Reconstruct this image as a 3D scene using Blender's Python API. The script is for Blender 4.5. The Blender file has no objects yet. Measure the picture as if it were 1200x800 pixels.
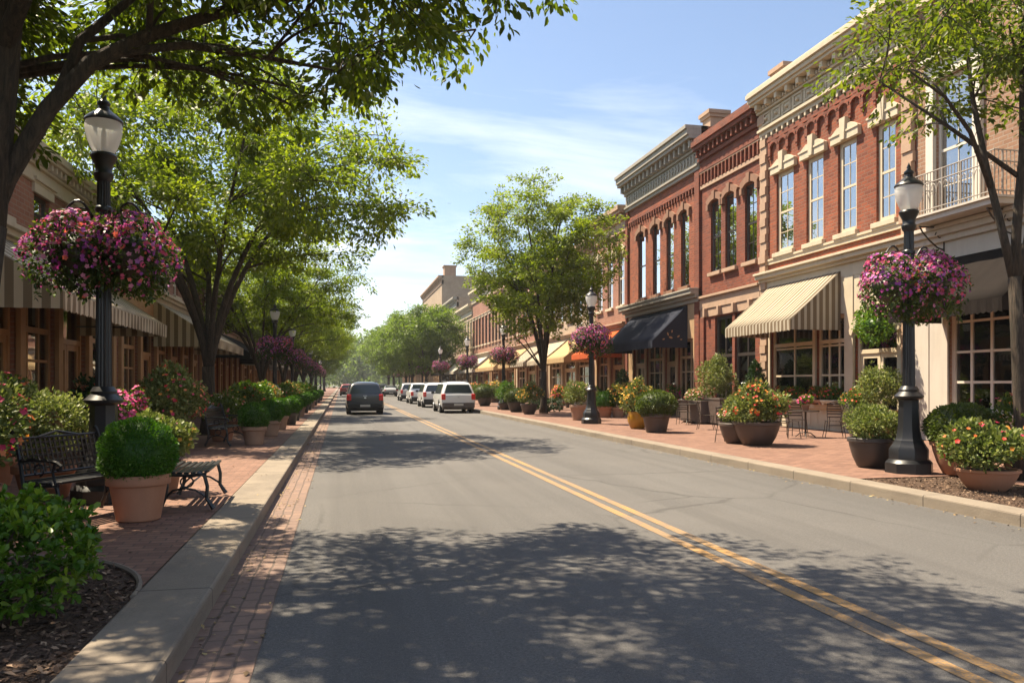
import bpy, math, random
import numpy as np
from mathutils import Vector, Matrix
R = math.radians
scene = bpy.context.scene
COL = scene.collection

# ------------------------------------------------------------------ camera, sky, sun, exposure
F = 933.0                                   # focal length in photo pixels (1200 wide)
YAW = math.atan(200 / F)
CY, SY = math.cos(YAW), math.sin(YAW)
cd = bpy.data.cameras.new('camera'); cam = bpy.data.objects.new('camera', cd); COL.objects.link(cam)
cd.sensor_width = 36; cd.lens = 36 * F / 1200; cd.shift_y = 50 / 1200
cd.clip_start = .1; cd.clip_end = 6000
cam.location = (0, 0, 1.6); cam.rotation_euler = (R(90), 0, -YAW)
scene.camera = cam

SUN_EL, SUN_AZ = R(60.5), R(-49)              # azimuth measured from +Y, negative towards the left
sd = Vector((math.sin(SUN_AZ) * math.cos(SUN_EL), math.cos(SUN_AZ) * math.cos(SUN_EL), math.sin(SUN_EL)))
sl = bpy.data.lights.new('sun', 'SUN'); sl.energy = 5.0; sl.angle = R(.6); sl.color = (1, .86, .64)
so = bpy.data.objects.new('sun', sl); COL.objects.link(so); so.rotation_euler = (-sd).to_track_quat('-Z', 'Y').to_euler()

w = bpy.data.worlds.new('World'); scene.world = w; w.use_nodes = True
nt = w.node_tree; nt.nodes.clear()
def wn(t): return nt.nodes.new(t)
sky = wn('ShaderNodeTexSky'); sky.sky_type = 'NISHITA'; sky.sun_disc = False
sky.sun_elevation = SUN_EL; sky.sun_rotation = SUN_AZ
sky.air_density = 1.0; sky.dust_density = .7; sky.ozone_density = 1.5; sky.altitude = 0
tc = wn('ShaderNodeTexCoord'); sp = wn('ShaderNodeSeparateXYZ'); nt.links.new(tc.outputs['Generated'], sp.inputs[0])
def wm(op, a, b=None):
    n = wn('ShaderNodeMath'); n.operation = op
    for k, v in enumerate((a, b)):
        if v is None: continue
        if isinstance(v, (int, float)): n.inputs[k].default_value = v
        else: nt.links.new(v, n.inputs[k])
    return n.outputs[0]
zz = wm('ADD', wm('MAXIMUM', sp.outputs[2], 0), .12)
cx = wn('ShaderNodeCombineXYZ'); nt.links.new(wm('DIVIDE', sp.outputs[0], zz), cx.inputs[0]); nt.links.new(wm('DIVIDE', sp.outputs[1], zz), cx.inputs[1])
mp = wn('ShaderNodeMapping'); mp.inputs['Scale'].default_value = (.75, 1.5, 1); mp.inputs['Rotation'].default_value = (0, 0, R(25)); mp.inputs['Location'].default_value = (3.1, 1.7, 0)
nt.links.new(cx.outputs[0], mp.inputs[0])
no = wn('ShaderNodeTexNoise'); no.inputs['Scale'].default_value = .9; no.inputs['Detail'].default_value = 8; no.inputs['Roughness'].default_value = .58; no.inputs['Distortion'].default_value = .6
nt.links.new(mp.outputs[0], no.inputs['Vector'])
cr = wn('ShaderNodeValToRGB'); cr.color_ramp.elements[0].position = .46; cr.color_ramp.elements[0].color = (0, 0, 0, 1)
cr.color_ramp.elements[1].position = .82; cr.color_ramp.elements[1].color = (.85, .85, .85, 1)
nt.links.new(no.outputs[0], cr.inputs[0])
mx = wn('ShaderNodeMix'); mx.data_type = 'RGBA'
nt.links.new(cr.outputs[0], mx.inputs[0]); nt.links.new(sky.outputs[0], mx.inputs[6]); mx.inputs[7].default_value = (8.2, 8.3, 8.5, 1)
bg = wn('ShaderNodeBackground'); bg.inputs[1].default_value = .074
nt.links.new(mx.outputs[2], bg.inputs[0])
ow = wn('ShaderNodeOutputWorld'); nt.links.new(bg.outputs[0], ow.inputs[0])

vs = scene.view_settings; vs.view_transform = 'Standard'; vs.look = 'None'; vs.gamma = 1; vs.use_curve_mapping = False
vs.exposure = 1.42
scene.render.engine = 'CYCLES'
cyc = scene.cycles; cyc.use_denoising = True
try: cyc.denoiser = 'OPENIMAGEDENOISE'
except Exception: pass
cyc.max_bounces = 7; cyc.diffuse_bounces = 3; cyc.glossy_bounces = 3; cyc.transmission_bounces = 4; cyc.transparent_max_bounces = 12
cyc.caustics_reflective = False; cyc.caustics_refractive = False; cyc.sample_clamp_indirect = 6

# ------------------------------------------------------------------ material helpers
MATS = {}
class NT:
    def __init__(s, name):
        s.m = bpy.data.materials.new(name); s.m.use_nodes = True; s.t = s.m.node_tree; s.t.nodes.clear()
        s.out = s.n('ShaderNodeOutputMaterial'); s.b = s.n('ShaderNodeBsdfPrincipled'); s.l(s.b.outputs[0], s.out.inputs[0])
        MATS[name] = s.m
    def n(s, t): return s.t.nodes.new(t)
    def l(s, a, b): s.t.links.new(a, b)
    def setv(s, i, v):
        if isinstance(v, (int, float, tuple)): i.default_value = v
        else: s.l(v, i)
    def math(s, op, a, b=0.0):
        n = s.n('ShaderNodeMath'); n.operation = op; s.setv(n.inputs[0], a); s.setv(n.inputs[1], b); return n.outputs[0]
    def mix(s, f, a, b, bt='MIX'):
        n = s.n('ShaderNodeMix'); n.data_type = 'RGBA'; n.blend_type = bt
        s.setv(n.inputs[0], f); s.setv(n.inputs[6], c4(a)); s.setv(n.inputs[7], c4(b)); return n.outputs[2]
    def obj(s): return s.n('ShaderNodeTexCoord').outputs['Object']
    def noise(s, vec, scale, detail=3, rough=.55, dist=0):
        n = s.n('ShaderNodeTexNoise'); s.l(vec, n.inputs['Vector']); n.inputs['Scale'].default_value = scale
        n.inputs['Detail'].default_value = detail; n.inputs['Roughness'].default_value = rough; n.inputs['Distortion'].default_value = dist
        return n.outputs[0]
    def ramp(s, f, stops, interp='LINEAR'):
        n = s.n('ShaderNodeValToRGB'); n.color_ramp.interpolation = interp; e = n.color_ramp.elements
        while len(e) < len(stops): e.new(.5)
        for i, (p, c) in enumerate(stops): e[i].position = p; e[i].color = c4(c)
        s.l(f, n.inputs[0]); return n.outputs[0]
    def mapping(s, vec, sc=(1, 1, 1), rot=(0, 0, 0), loc=(0, 0, 0)):
        n = s.n('ShaderNodeMapping'); s.l(vec, n.inputs[0]); n.inputs['Scale'].default_value = sc; n.inputs['Rotation'].default_value = rot; n.inputs['Location'].default_value = loc
        return n.outputs[0]
    def bump(s, h, st=.3, d=.01):
        n = s.n('ShaderNodeBump'); n.inputs['Strength'].default_value = st; n.inputs['Distance'].default_value = d
        s.l(h, n.inputs['Height']); s.l(n.outputs[0], s.b.inputs['Normal'])
    def boxuv(s):                              # u runs along the wall whichever way it faces, v is height
        ob = s.obj(); a = s.n('ShaderNodeSeparateXYZ'); s.l(ob, a.inputs[0])
        g = s.n('ShaderNodeNewGeometry'); q = s.n('ShaderNodeSeparateXYZ'); s.l(g.outputs['True Normal'], q.inputs[0])
        k = s.math('GREATER_THAN', s.math('ABSOLUTE', q.outputs[0]), .6)
        m = s.n('ShaderNodeMix'); s.l(k, m.inputs[0]); s.l(a.outputs[0], m.inputs[2]); s.l(a.outputs[1], m.inputs[3])
        c = s.n('ShaderNodeCombineXYZ'); s.l(m.outputs[0], c.inputs[0]); s.l(a.outputs[2], c.inputs[1]); return c.outputs[0]
    def base(s, c): s.setv(s.b.inputs['Base Color'], c4(c))
    def rough(s, r): s.setv(s.b.inputs['Roughness'], r)
def c4(c): return (c[0], c[1], c[2], 1.0) if isinstance(c, tuple) and len(c) == 3 else c
def sc(c, k): return tuple(min(1, x * k) for x in c)

def mat_paint(name, c, rough=.45, var=.12, metallic=0, bump=.0):
    m = NT(name); o = m.obj(); n = m.noise(o, 3.1, 4); m.base(m.mix(n, sc(c, 1 - var), sc(c, 1 + var)))
    m.rough(m.math('ADD', m.math('MULTIPLY', m.noise(o, 9, 3), .2), rough - .1)); m.b.inputs['Metallic'].default_value = metallic
    if bump: m.bump(m.noise(o, 60, 4), bump, .004)
    return m.m
def mat_stone(name, c, rough=.85, var=.22, scale=2.2, bump=.35):
    m = NT(name); o = m.obj(); n = m.noise(o, scale, 6, .65); f = m.noise(o, scale * 16, 4, .7)
    streak = m.noise(m.mapping(o, (3.0, 3.0, .35)), 1.6, 4)
    a = m.mix(n, sc(c, 1 - var), sc(c, 1 + var)); a = m.mix(m.math('MULTIPLY', f, .35), a, sc(c, .6))
    a = m.mix(m.ramp(streak, [(.5, (0, 0, 0)), (.8, (.4, .4, .4))]), a, sc(c, .55)); m.base(a); m.rough(rough)
    m.bump(m.math('ADD', f, n), bump, .012); return m.m
def mat_brick(name, c1, c2, mortar, bw=.27, rh=.105, soot=.5, msize=.013):
    m = NT(name); uv = m.boxuv(); t = m.n('ShaderNodeTexBrick'); m.l(uv, t.inputs['Vector'])
    t.inputs['Color1'].default_value = c4(c1); t.inputs['Color2'].default_value = c4(c2); t.inputs['Mortar'].default_value = c4(mortar)
    t.inputs['Scale'].default_value = 1; t.inputs['Brick Width'].default_value = bw; t.inputs['Row Height'].default_value = rh
    t.inputs['Mortar Size'].default_value = msize; t.inputs['Mortar Smooth'].default_value = .2; t.inputs['Bias'].default_value = -.1
    n = m.noise(uv, .55, 6, .65); f = m.noise(uv, 9, 4); st = m.noise(m.mapping(uv, (2.2, .25, 1)), 1, 5)
    a = m.mix(m.math('MULTIPLY', f, .5), t.outputs[0], sc(c1, .5))
    a = m.mix(m.ramp(n, [(.35, (0, 0, 0)), (.75, (soot,) * 3)]), a, sc(c2, .5))
    a = m.mix(m.ramp(st, [(.52, (0, 0, 0)), (.8, (.16,) * 3)]), a, (.30, .20, .15))
    m.base(a); m.rough(.86)
    inv = m.math('SUBTRACT', 1, t.outputs['Fac']); m.bump(m.math('ADD', inv, m.math('MULTIPLY', f, .5)), .6, .012); return m.m
def mat_stripe(name, ca, cb, pitch=.2, duty=.5, trans=.14, var=.12):
    m = NT(name); uv = m.boxuv(); s = m.n('ShaderNodeSeparateXYZ'); m.l(uv, s.inputs[0])
    ob = m.obj(); q = m.n('ShaderNodeSeparateXYZ'); m.l(ob, q.inputs[0])
    # sloped cloth: stripes run down the slope, so they follow the facade direction
    g = m.n('ShaderNodeNewGeometry'); qn = m.n('ShaderNodeSeparateXYZ'); m.l(g.outputs['True Normal'], qn.inputs[0])
    side = m.math('GREATER_THAN', m.math('ABSOLUTE', qn.outputs[1]), .8)
    mm = m.n('ShaderNodeMix'); m.l(side, mm.inputs[0]); m.l(q.outputs[1], mm.inputs[2]); m.l(q.outputs[0], mm.inputs[3])
    fr = m.math('FRACT', m.math('ADD', m.math('DIVIDE', mm.outputs[0], pitch), 100.25)); k = m.math('LESS_THAN', fr, duty)
    n = m.noise(ob, 2.3, 5); a = m.mix(k, ca, cb); a = m.mix(m.math('MULTIPLY', n, var * 2), a, sc(ca, .5))
    return finish_cloth(m, a, trans)
def finish_cloth(m, a, trans):
    m.b.inputs['Specular IOR Level'].default_value = .08
    m.base(a); m.rough(.9); m.bump(m.noise(m.obj(), 5, 3), .25, .02)
    tr = m.n('ShaderNodeBsdfTranslucent'); m.setv(tr.inputs[0], a); x = m.n('ShaderNodeMixShader'); x.inputs[0].default_value = trans
    m.l(m.b.outputs[0], x.inputs[1]); m.l(tr.outputs[0], x.inputs[2]); m.l(x.outputs[0], m.out.inputs[0]); return m.m
def mat_canvas(name, c, trans=.08):
    m = NT(name); o = m.obj(); n = m.noise(m.mapping(o, (1, 3, 1)), 1.5, 6); a = m.mix(n, sc(c, .7), sc(c, 1.35)); return finish_cloth(m, a, trans)
def mat_leaf(name, dark, mid, light, trans=.38, tl=None, rough=.5):
    m = NT(name); at = m.n('ShaderNodeAttribute'); at.attribute_name = 'tint'
    oi = m.n('ShaderNodeObjectInfo')
    t = m.math('ADD', at.outputs['Fac'], m.math('MULTIPLY', m.math('SUBTRACT', oi.outputs['Random'], .5), .16))
    c = m.ramp(t, [(0, dark), (.5, mid), (1, light)]); m.base(c); m.rough(rough); m.b.inputs['Specular IOR Level'].default_value = .35
    tr = m.n('ShaderNodeBsdfTranslucent'); tl = tl or (1.6, 1.75, .55)
    m.l(m.mix(1.0, c, (tl[0], tl[1], tl[2]), 'MULTIPLY'), tr.inputs[0])
    x = m.n('ShaderNodeMixShader'); x.inputs[0].default_value = trans; m.l(m.b.outputs[0], x.inputs[1]); m.l(tr.outputs[0], x.inputs[2]); m.l(x.outputs[0], m.out.inputs[0]); return m.m
def mat_flowers(name, cols):
    m = NT(name); at = m.n('ShaderNodeAttribute'); at.attribute_name = 'tint'
    c = m.ramp(at.outputs['Fac'], [(i / len(cols), k) for i, k in enumerate(cols)], 'CONSTANT'); m.base(c); m.rough(.6)
    tr = m.n('ShaderNodeBsdfTranslucent'); m.l(c, tr.inputs[0]); x = m.n('ShaderNodeMixShader'); x.inputs[0].default_value = .3
    m.l(m.b.outputs[0], x.inputs[1]); m.l(tr.outputs[0], x.inputs[2]); m.l(x.outputs[0], m.out.inputs[0]); return m.m
def mat_glass(name, tint=(.82, .86, .86), refl=1.0, rough=.015):
    m = NT(name); t = m.n('ShaderNodeBsdfTransparent'); t.inputs[0].default_value = c4(tint)
    g = m.n('ShaderNodeBsdfGlossy'); g.inputs['Roughness'].default_value = rough; g.inputs[0].default_value = (.95, .95, .95, 1)
    o = m.obj(); bn = m.n('ShaderNodeBump'); bn.inputs['Strength'].default_value = .025; bn.inputs['Distance'].default_value = .05; m.l(m.noise(o, 1.3, 2), bn.inputs['Height']); m.l(bn.outputs[0], g.inputs['Normal'])
    f = m.n('ShaderNodeFresnel'); f.inputs[0].default_value = 1.55
    x = m.n('ShaderNodeMixShader'); m.l(m.math('MINIMUM', m.math('ADD', m.math('MULTIPLY', f.outputs[0], 1.7 * refl), .06 * refl), 1), x.inputs[0])
    m.l(t.outputs[0], x.inputs[1]); m.l(g.outputs[0], x.inputs[2]); m.l(x.outputs[0], m.out.inputs[0]); return m.m

# brick, stone, timber, cloth
BR_RED = mat_brick('red_brick', (.345, .077, .025), (.145, .033, .015), (.22, .125, .08))
BR_DRK = mat_brick('dark_red_brick', (.28, .060, .023), (.115, .026, .014), (.17, .09, .06), soot=.5)
BR_D = mat_brick('orange_red_brick', (.355, .079, .026), (.155, .035, .016), (.22, .125, .08))
BR_TAN = mat_brick('brown_brick', (.36, .20, .12), (.27, .13, .075), (.38, .30, .23))
BR_ROSE = mat_brick('rose_brick', (.38, .16, .10), (.30, .12, .075), (.36, .26, .20))
BR_BUFF = mat_brick('buff_brick', (.50, .37, .25), (.42, .29, .19), (.45, .38, .30))
ST_CREAM = mat_stone('cream_stone', (.56, .47, .34), var=.16)
ST_GREY = mat_stone('grey_painted_stone', (.33, .30, .25), var=.2)
ST_BROWN = mat_stone('brown_stone', (.25, .13, .08), var=.25)
ST_TAN = mat_stone('tan_stone', (.42, .28, .19), var=.25)
ST_PALE = mat_stone('pale_painted_stone', (.56, .50, .43), var=.1, bump=.15)
ROOF = mat_stone('roof_felt', (.10, .09, .09))
WD_CREAM = mat_paint('cream_painted_wood', (.58, .48, .34), .5, .12)
WD_WHITE = mat_paint('off_white_paint', (.62, .56, .47), .5, .1)
WD_DARK = mat_paint('dark_painted_wood', (.035, .026, .022), .45, .3)
WD_OAK = mat_paint('varnished_timber', (.42, .22, .10), .45, .35)
WD_TAN = mat_paint('tan_timber', (.42, .28, .16), .5, .25)
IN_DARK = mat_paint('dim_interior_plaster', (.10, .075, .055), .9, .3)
IN_WARM = mat_paint('shelf_timber', (.28, .16, .08), .6, .3)
CURTAIN = mat_stripe('pale_curtain_cloth', (.78, .75, .68), (.66, .62, .55), .11, .5, .3, .05)
GLASS = mat_glass('window_glass')
UPGLASS = mat_glass('upper_window_glass', (.9, .92, .92), 2.6)
SHOPGLASS = mat_glass('shop_glass', (.86, .88, .86), .8)
AW_CREAM = mat_stripe('cream_striped_canvas', (.22, .165, .11), (.53, .47, .37), .21, .42)
AW_TAUPE = mat_stripe('taupe_striped_canvas', (.76, .66, .50), (.30, .23, .15), .26, .5, .3)
AW_NAVY = mat_canvas('navy_canvas', (.026, .029, .042), .0)
AW_BROWN = mat_canvas('brown_canvas', (.016, .0125, .011), .0)
AW_ORANGE = mat_canvas('orange_canvas', (.46, .10, .035))
AW_TAN = mat_canvas('tan_canvas', (.42, .29, .15))
AW_PALE = mat_canvas('pale_canvas', (.45, .41, .34))
IRON = mat_paint('black_cast_iron', (.012, .012, .014), .38, .3, .0)
IRONW = mat_paint('weathered_pale_iron', (.30, .26, .22), .5, .2)
IRONB = mat_paint('bronze_iron', (.045, .032, .024), .45, .3)
TERRA = mat_stone('terracotta_clay', (.42, .20, .115), .8, .18, 3, .15)
TERRA2 = mat_stone('weathered_terracotta', (.40, .25, .17), .85, .2, 3, .2)
GLAZE = mat_paint('mustard_glazed_clay', (.42, .22, .02), .22, .2)
DARKPOT = mat_paint('charcoal_resin', (.045, .037, .034), .45, .2)
BROWNPOT = mat_paint('brown_resin', (.085, .062, .052), .5, .2)
SOIL = mat_stone('potting_soil', (.045, .028, .018), .95, .4, 8, .8)
OPAL = NT('frosted_lamp_glass'); OPAL.base((.93, .93, .92)); OPAL.rough(.2)
_t = OPAL.n('ShaderNodeBsdfTranslucent'); _t.inputs[0].default_value = (.98, .98, .97, 1); _x = OPAL.n('ShaderNodeMixShader'); _x.inputs[0].default_value = .6
OPAL.l(OPAL.b.outputs[0], _x.inputs[1]); OPAL.l(_t.outputs[0], _x.inputs[2])
_g = OPAL.n('ShaderNodeBsdfTransparent'); _g.inputs[0].default_value = (.97, .96, .92, 1); _y = OPAL.n('ShaderNodeMixShader'); _y.inputs[0].default_value = .25
OPAL.l(_x.outputs[0], _y.inputs[1]); OPAL.l(_g.outputs[0], _y.inputs[2]); OPAL.l(_y.outputs[0], OPAL.out.inputs[0]); OPAL = OPAL.m
BULB = mat_paint('white_lamp_tube', (.85, .83, .78), .4, .05)
RUBBER = mat_paint('tyre_rubber', (.018, .018, .018), .8, .2)
CHROME = mat_paint('alloy_metal', (.55, .55, .56), .3, .05, .9)
CARGLASS = mat_paint('tinted_car_glass', (.045, .058, .072), .06, .1, .35)
TAIL = mat_paint('red_lamp_plastic', (.62, .018, .014), .2, .15)
PLATE = mat_paint('plate_metal', (.55, .52, .48), .5, .05)
BLACKP = mat_paint('black_trim_plastic', (.02, .02, .021), .6, .2)
def mat_car(name, c):
    m = NT(name); m.base(c); m.rough(.35); m.b.inputs['Coat Weight'].default_value = .8; m.b.inputs['Coat Roughness'].default_value = .06; m.b.inputs['Metallic'].default_value = .15; return m.m

# foliage
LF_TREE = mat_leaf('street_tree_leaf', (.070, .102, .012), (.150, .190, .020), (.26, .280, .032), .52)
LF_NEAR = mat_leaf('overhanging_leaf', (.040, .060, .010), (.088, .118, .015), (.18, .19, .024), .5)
LF_FAR = mat_leaf('far_tree_leaf', (.065, .105, .022), (.12, .172, .030), (.19, .235, .04), .46)
LF_BOX = mat_leaf('boxwood_leaf', (.030, .085, .008), (.065, .165, .013), (.125, .225, .02), .25)
LF_BOXO = mat_leaf('olive_boxwood_leaf', (.035, .055, .012), (.075, .105, .018), (.14, .16, .03), .25)
LF_SHRUB = mat_leaf('glossy_shrub_leaf', (.030, .082, .010), (.075, .155, .014), (.19, .26, .025), .32, rough=.35)
LF_VAR = mat_leaf('variegated_leaf', (.05, .085, .02), (.17, .20, .05), (.42, .42, .17), .3, (1.1, 1.2, .7))
LF_BED = mat_leaf('bedding_leaf', (.035, .065, .015), (.085, .125, .025), (.26, .26, .06), .35)
LF_BASK = mat_leaf('basket_leaf', (.018, .036, .008), (.045, .075, .014), (.14, .15, .028), .32)
LF_CON = mat_leaf('dark_conifer_needle', (.012, .035, .010), (.024, .055, .014), (.045, .08, .02), .15)
FL_BASK = mat_flowers('basket_petals', [(.55, .05, .30), (.62, .13, .36), (.34, .06, .36), (.70, .10, .20), (.72, .26, .42), (.50, .16, .50), (.74, .16, .10)])
FL_HOT = mat_flowers('hot_petals', [(.78, .16, .03), (.72, .05, .03), (.80, .30, .04), (.62, .04, .12), (.80, .26, .10)])
FL_PINK = mat_flowers('pink_petals', [(.68, .04, .24), (.70, .14, .30), (.72, .06, .10), (.80, .42, .08)])
FL_SOFT = mat_flowers('soft_petals', [(.72, .50, .42), (.74, .26, .20), (.80, .68, .55), (.62, .12, .10)])
FL_GOLD = mat_flowers('gold_petals', [(.80, .42, .03), (.80, .22, .03), (.82, .55, .08)])
m = NT('tree_bark'); o = m.obj(); a = m.ramp(m.noise(m.mapping(o, (9, 9, 1.3)), 2.6, 6, .7, .9), [(.36, (0, 0, 0)), (.66, (1, 1, 1))]); b = m.noise(o, 1.4, 4)
m.base(m.mix(m.math('MULTIPLY', b, .35), m.mix(a, (.018, .012, .009), (.105, .068, .046)), (.075, .072, .05))); m.rough(.92); m.bump(a, .9, .03); BARK = m.m

# ground
m = NT('asphalt'); o = m.obj(); f = m.ramp(m.noise(o, 42, 5, .85), [(.36, (0, 0, 0)), (.64, (1, 1, 1))]); g = m.noise(o, 120, 2, .8); p = m.noise(m.mapping(o, (1, .12, 1)), .9, 5, .6); p2 = m.noise(o, .35, 4)
a = m.mix(f, (.055, .053, .052), (.142, .133, .126)); a = m.mix(m.ramp(p, [(.42, (0, 0, 0)), (.72, (.45,) * 3)]), a, (.075, .068, .064)); a = m.mix(m.ramp(p2, [(.45, (0, 0, 0)), (.7, (.3,) * 3)]), a, (.145, .134, .124))
ln = m.noise(m.mapping(o, (1.5, .022, 1)), 1.0, 4, .6); a = m.mix(m.ramp(ln, [(.40, (.42,) * 3), (.52, (0, 0, 0))]), a, (.062, .058, .056)); a = m.mix(m.ramp(m.noise(o, .16, 2), [(.60, (0, 0, 0)), (.615, (.35,) * 3)]), a, (.07, .066, .063))
vo = m.n('ShaderNodeTexVoronoi'); vo.feature = 'DISTANCE_TO_EDGE'; vo.inputs['Scale'].default_value = .34
wv = m.n('ShaderNodeMix'); wv.data_type = 'VECTOR'; wv.inputs[0].default_value = .22; m.l(o, wv.inputs[4]); nn = m.n('ShaderNodeTexNoise'); nn.inputs['Scale'].default_value = 1.4; nn.inputs['Detail'].default_value = 6; m.l(o, nn.inputs['Vector']); m.l(nn.outputs['Color'], wv.inputs[5]); m.l(wv.outputs[1], vo.inputs['Vector'])
ck = m.ramp(vo.outputs['Distance'], [(0, (1, 1, 1)), (.010, (0, 0, 0))]); ck2 = m.math('MULTIPLY', ck, m.ramp(m.noise(o, .25, 2), [(.42, (0, 0, 0)), (.56, (.8,) * 3)]))
a = m.mix(ck2, a, (.045, .042, .04))
sp_ = m.ramp(g, [(.60, (0, 0, 0)), (.70, (.75,) * 3)]); a = m.mix(sp_, a, (.34, .31, .28)); m.base(a); m.rough(.88); m.bump(m.math('ADD', f, g), .55, .006); ASPH = m.m
def mat_paver(name, c1, c2, mortar, bw, rh, rot=0, warp=.0):
    m = NT(name); o = m.obj(); v = m.mapping(o, (1, 1, 1), (0, 0, rot))
    if warp:
        x = m.n('ShaderNodeMix'); x.data_type = 'VECTOR'; x.inputs[0].default_value = warp; q = m.n('ShaderNodeTexNoise'); q.inputs['Scale'].default_value = 3; m.l(o, q.inputs['Vector']); m.l(v, x.inputs[4]); m.l(q.outputs['Color'], x.inputs[5]); v = x.outputs[1]
    t = m.n('ShaderNodeTexBrick'); m.l(v, t.inputs['Vector']); t.inputs['Color1'].default_value = c4(c1); t.inputs['Color2'].default_value = c4(c2); t.inputs['Mortar'].default_value = c4(mortar)
    t.inputs['Scale'].default_value = 1; t.inputs['Brick Width'].default_value = bw; t.inputs['Row Height'].default_value = rh; t.inputs['Mortar Size'].default_value = .009; t.inputs['Mortar Smooth'].default_value = .25
    n = m.noise(o, .8, 5); f = m.noise(o, 22, 4); a = m.mix(m.math('MULTIPLY', f, .55), t.outputs[0], sc(c2, .55)); a = m.mix(m.ramp(n, [(.4, (0, 0, 0)), (.75, (.5,) * 3)]), a, sc(c1, .62))
    m.base(a); m.rough(.87); m.bump(m.math('ADD', m.math('MULTIPLY', m.math('SUBTRACT', 1, t.outputs['Fac']), 1.0), m.math('MULTIPLY', f, .6)), .7, .008); return m.m
PAVE = mat_paver('sidewalk_brick', (.31, .165, .112), (.16, .078, .053), (.085, .06, .048), .23, .115)
GUTTER = mat_paver('gutter_brick', (.27, .17, .125), (.19, .125, .10), (.09, .065, .05), .20, .11, R(90), .04)
m = NT('kerb_concrete'); o = m.obj(); s_ = m.n('ShaderNodeSeparateXYZ'); m.l(o, s_.inputs[0])
jt = m.math('LESS_THAN', m.math('FRACT', m.math('DIVIDE', m.math('ADD', s_.outputs[1], 300), 1.53)), .011); n = m.noise(o, 2.2, 6, .65); f = m.noise(o, 45, 4, .7)
a = m.mix(n, (.15, .118, .088), (.29, .24, .182)); a = m.mix(m.math('MULTIPLY', f, .5), a, (.20, .165, .13)); a = m.mix(m.ramp(m.noise(m.mapping(o, (1, .5, 3)), 1.1, 6, .7), [(.5, (0, 0, 0)), (.68, (.55,) * 3)]), a, (.105, .085, .068)); a = m.mix(jt, a, (.06, .048, .04)); m.base(a); m.rough(.88); m.bump(m.math('SUBTRACT', m.math('ADD', f, n), jt), .5, .01); KERB = m.m
m = NT('bark_mulch'); o = m.obj(); f = m.noise(o, 30, 5, .7, 1.5); m.base(m.mix(f, (.03, .017, .010), (.15, .085, .05))); m.rough(.95); m.bump(f, 1, .03); MULCH = m.m
m = NT('mulch_chip'); at = m.n('ShaderNodeAttribute'); at.attribute_name = 'tint'; m.base(m.ramp(at.outputs['Fac'], [(0, (.035, .02, .012)), (.6, (.13, .072, .042)), (1, (.34, .23, .15))])); m.rough(.9); CHIP = m.m
m = NT('dry_leaf'); at = m.n('ShaderNodeAttribute'); at.attribute_name = 'tint'; m.base(m.ramp(at.outputs['Fac'], [(0, (.10, .06, .03)), (.6, (.30, .20, .09)), (1, (.42, .34, .14))])); m.rough(.9); DRYLEAF = m.m
m = NT('road_line_yellow'); o = m.obj(); f = m.noise(o, 55, 4, .7); p = m.noise(o, 1.2, 4); wr = m.math('ADD', m.math('MULTIPLY', f, .75), m.math('MULTIPLY', p, .45))
m.base(m.mix(m.ramp(wr, [(.47, (.10,) * 3), (.66, (.9,) * 3)]), (.44, .225, .045), (.15, .125, .10))); m.rough(.75); YELLOW = m.m
m = NT('distant_ground'); o = m.obj(); m.base(m.mix(m.noise(o, .05, 5), (.06, .08, .03), (.11, .11, .06))); m.rough(.95); GROUND = m.m

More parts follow.
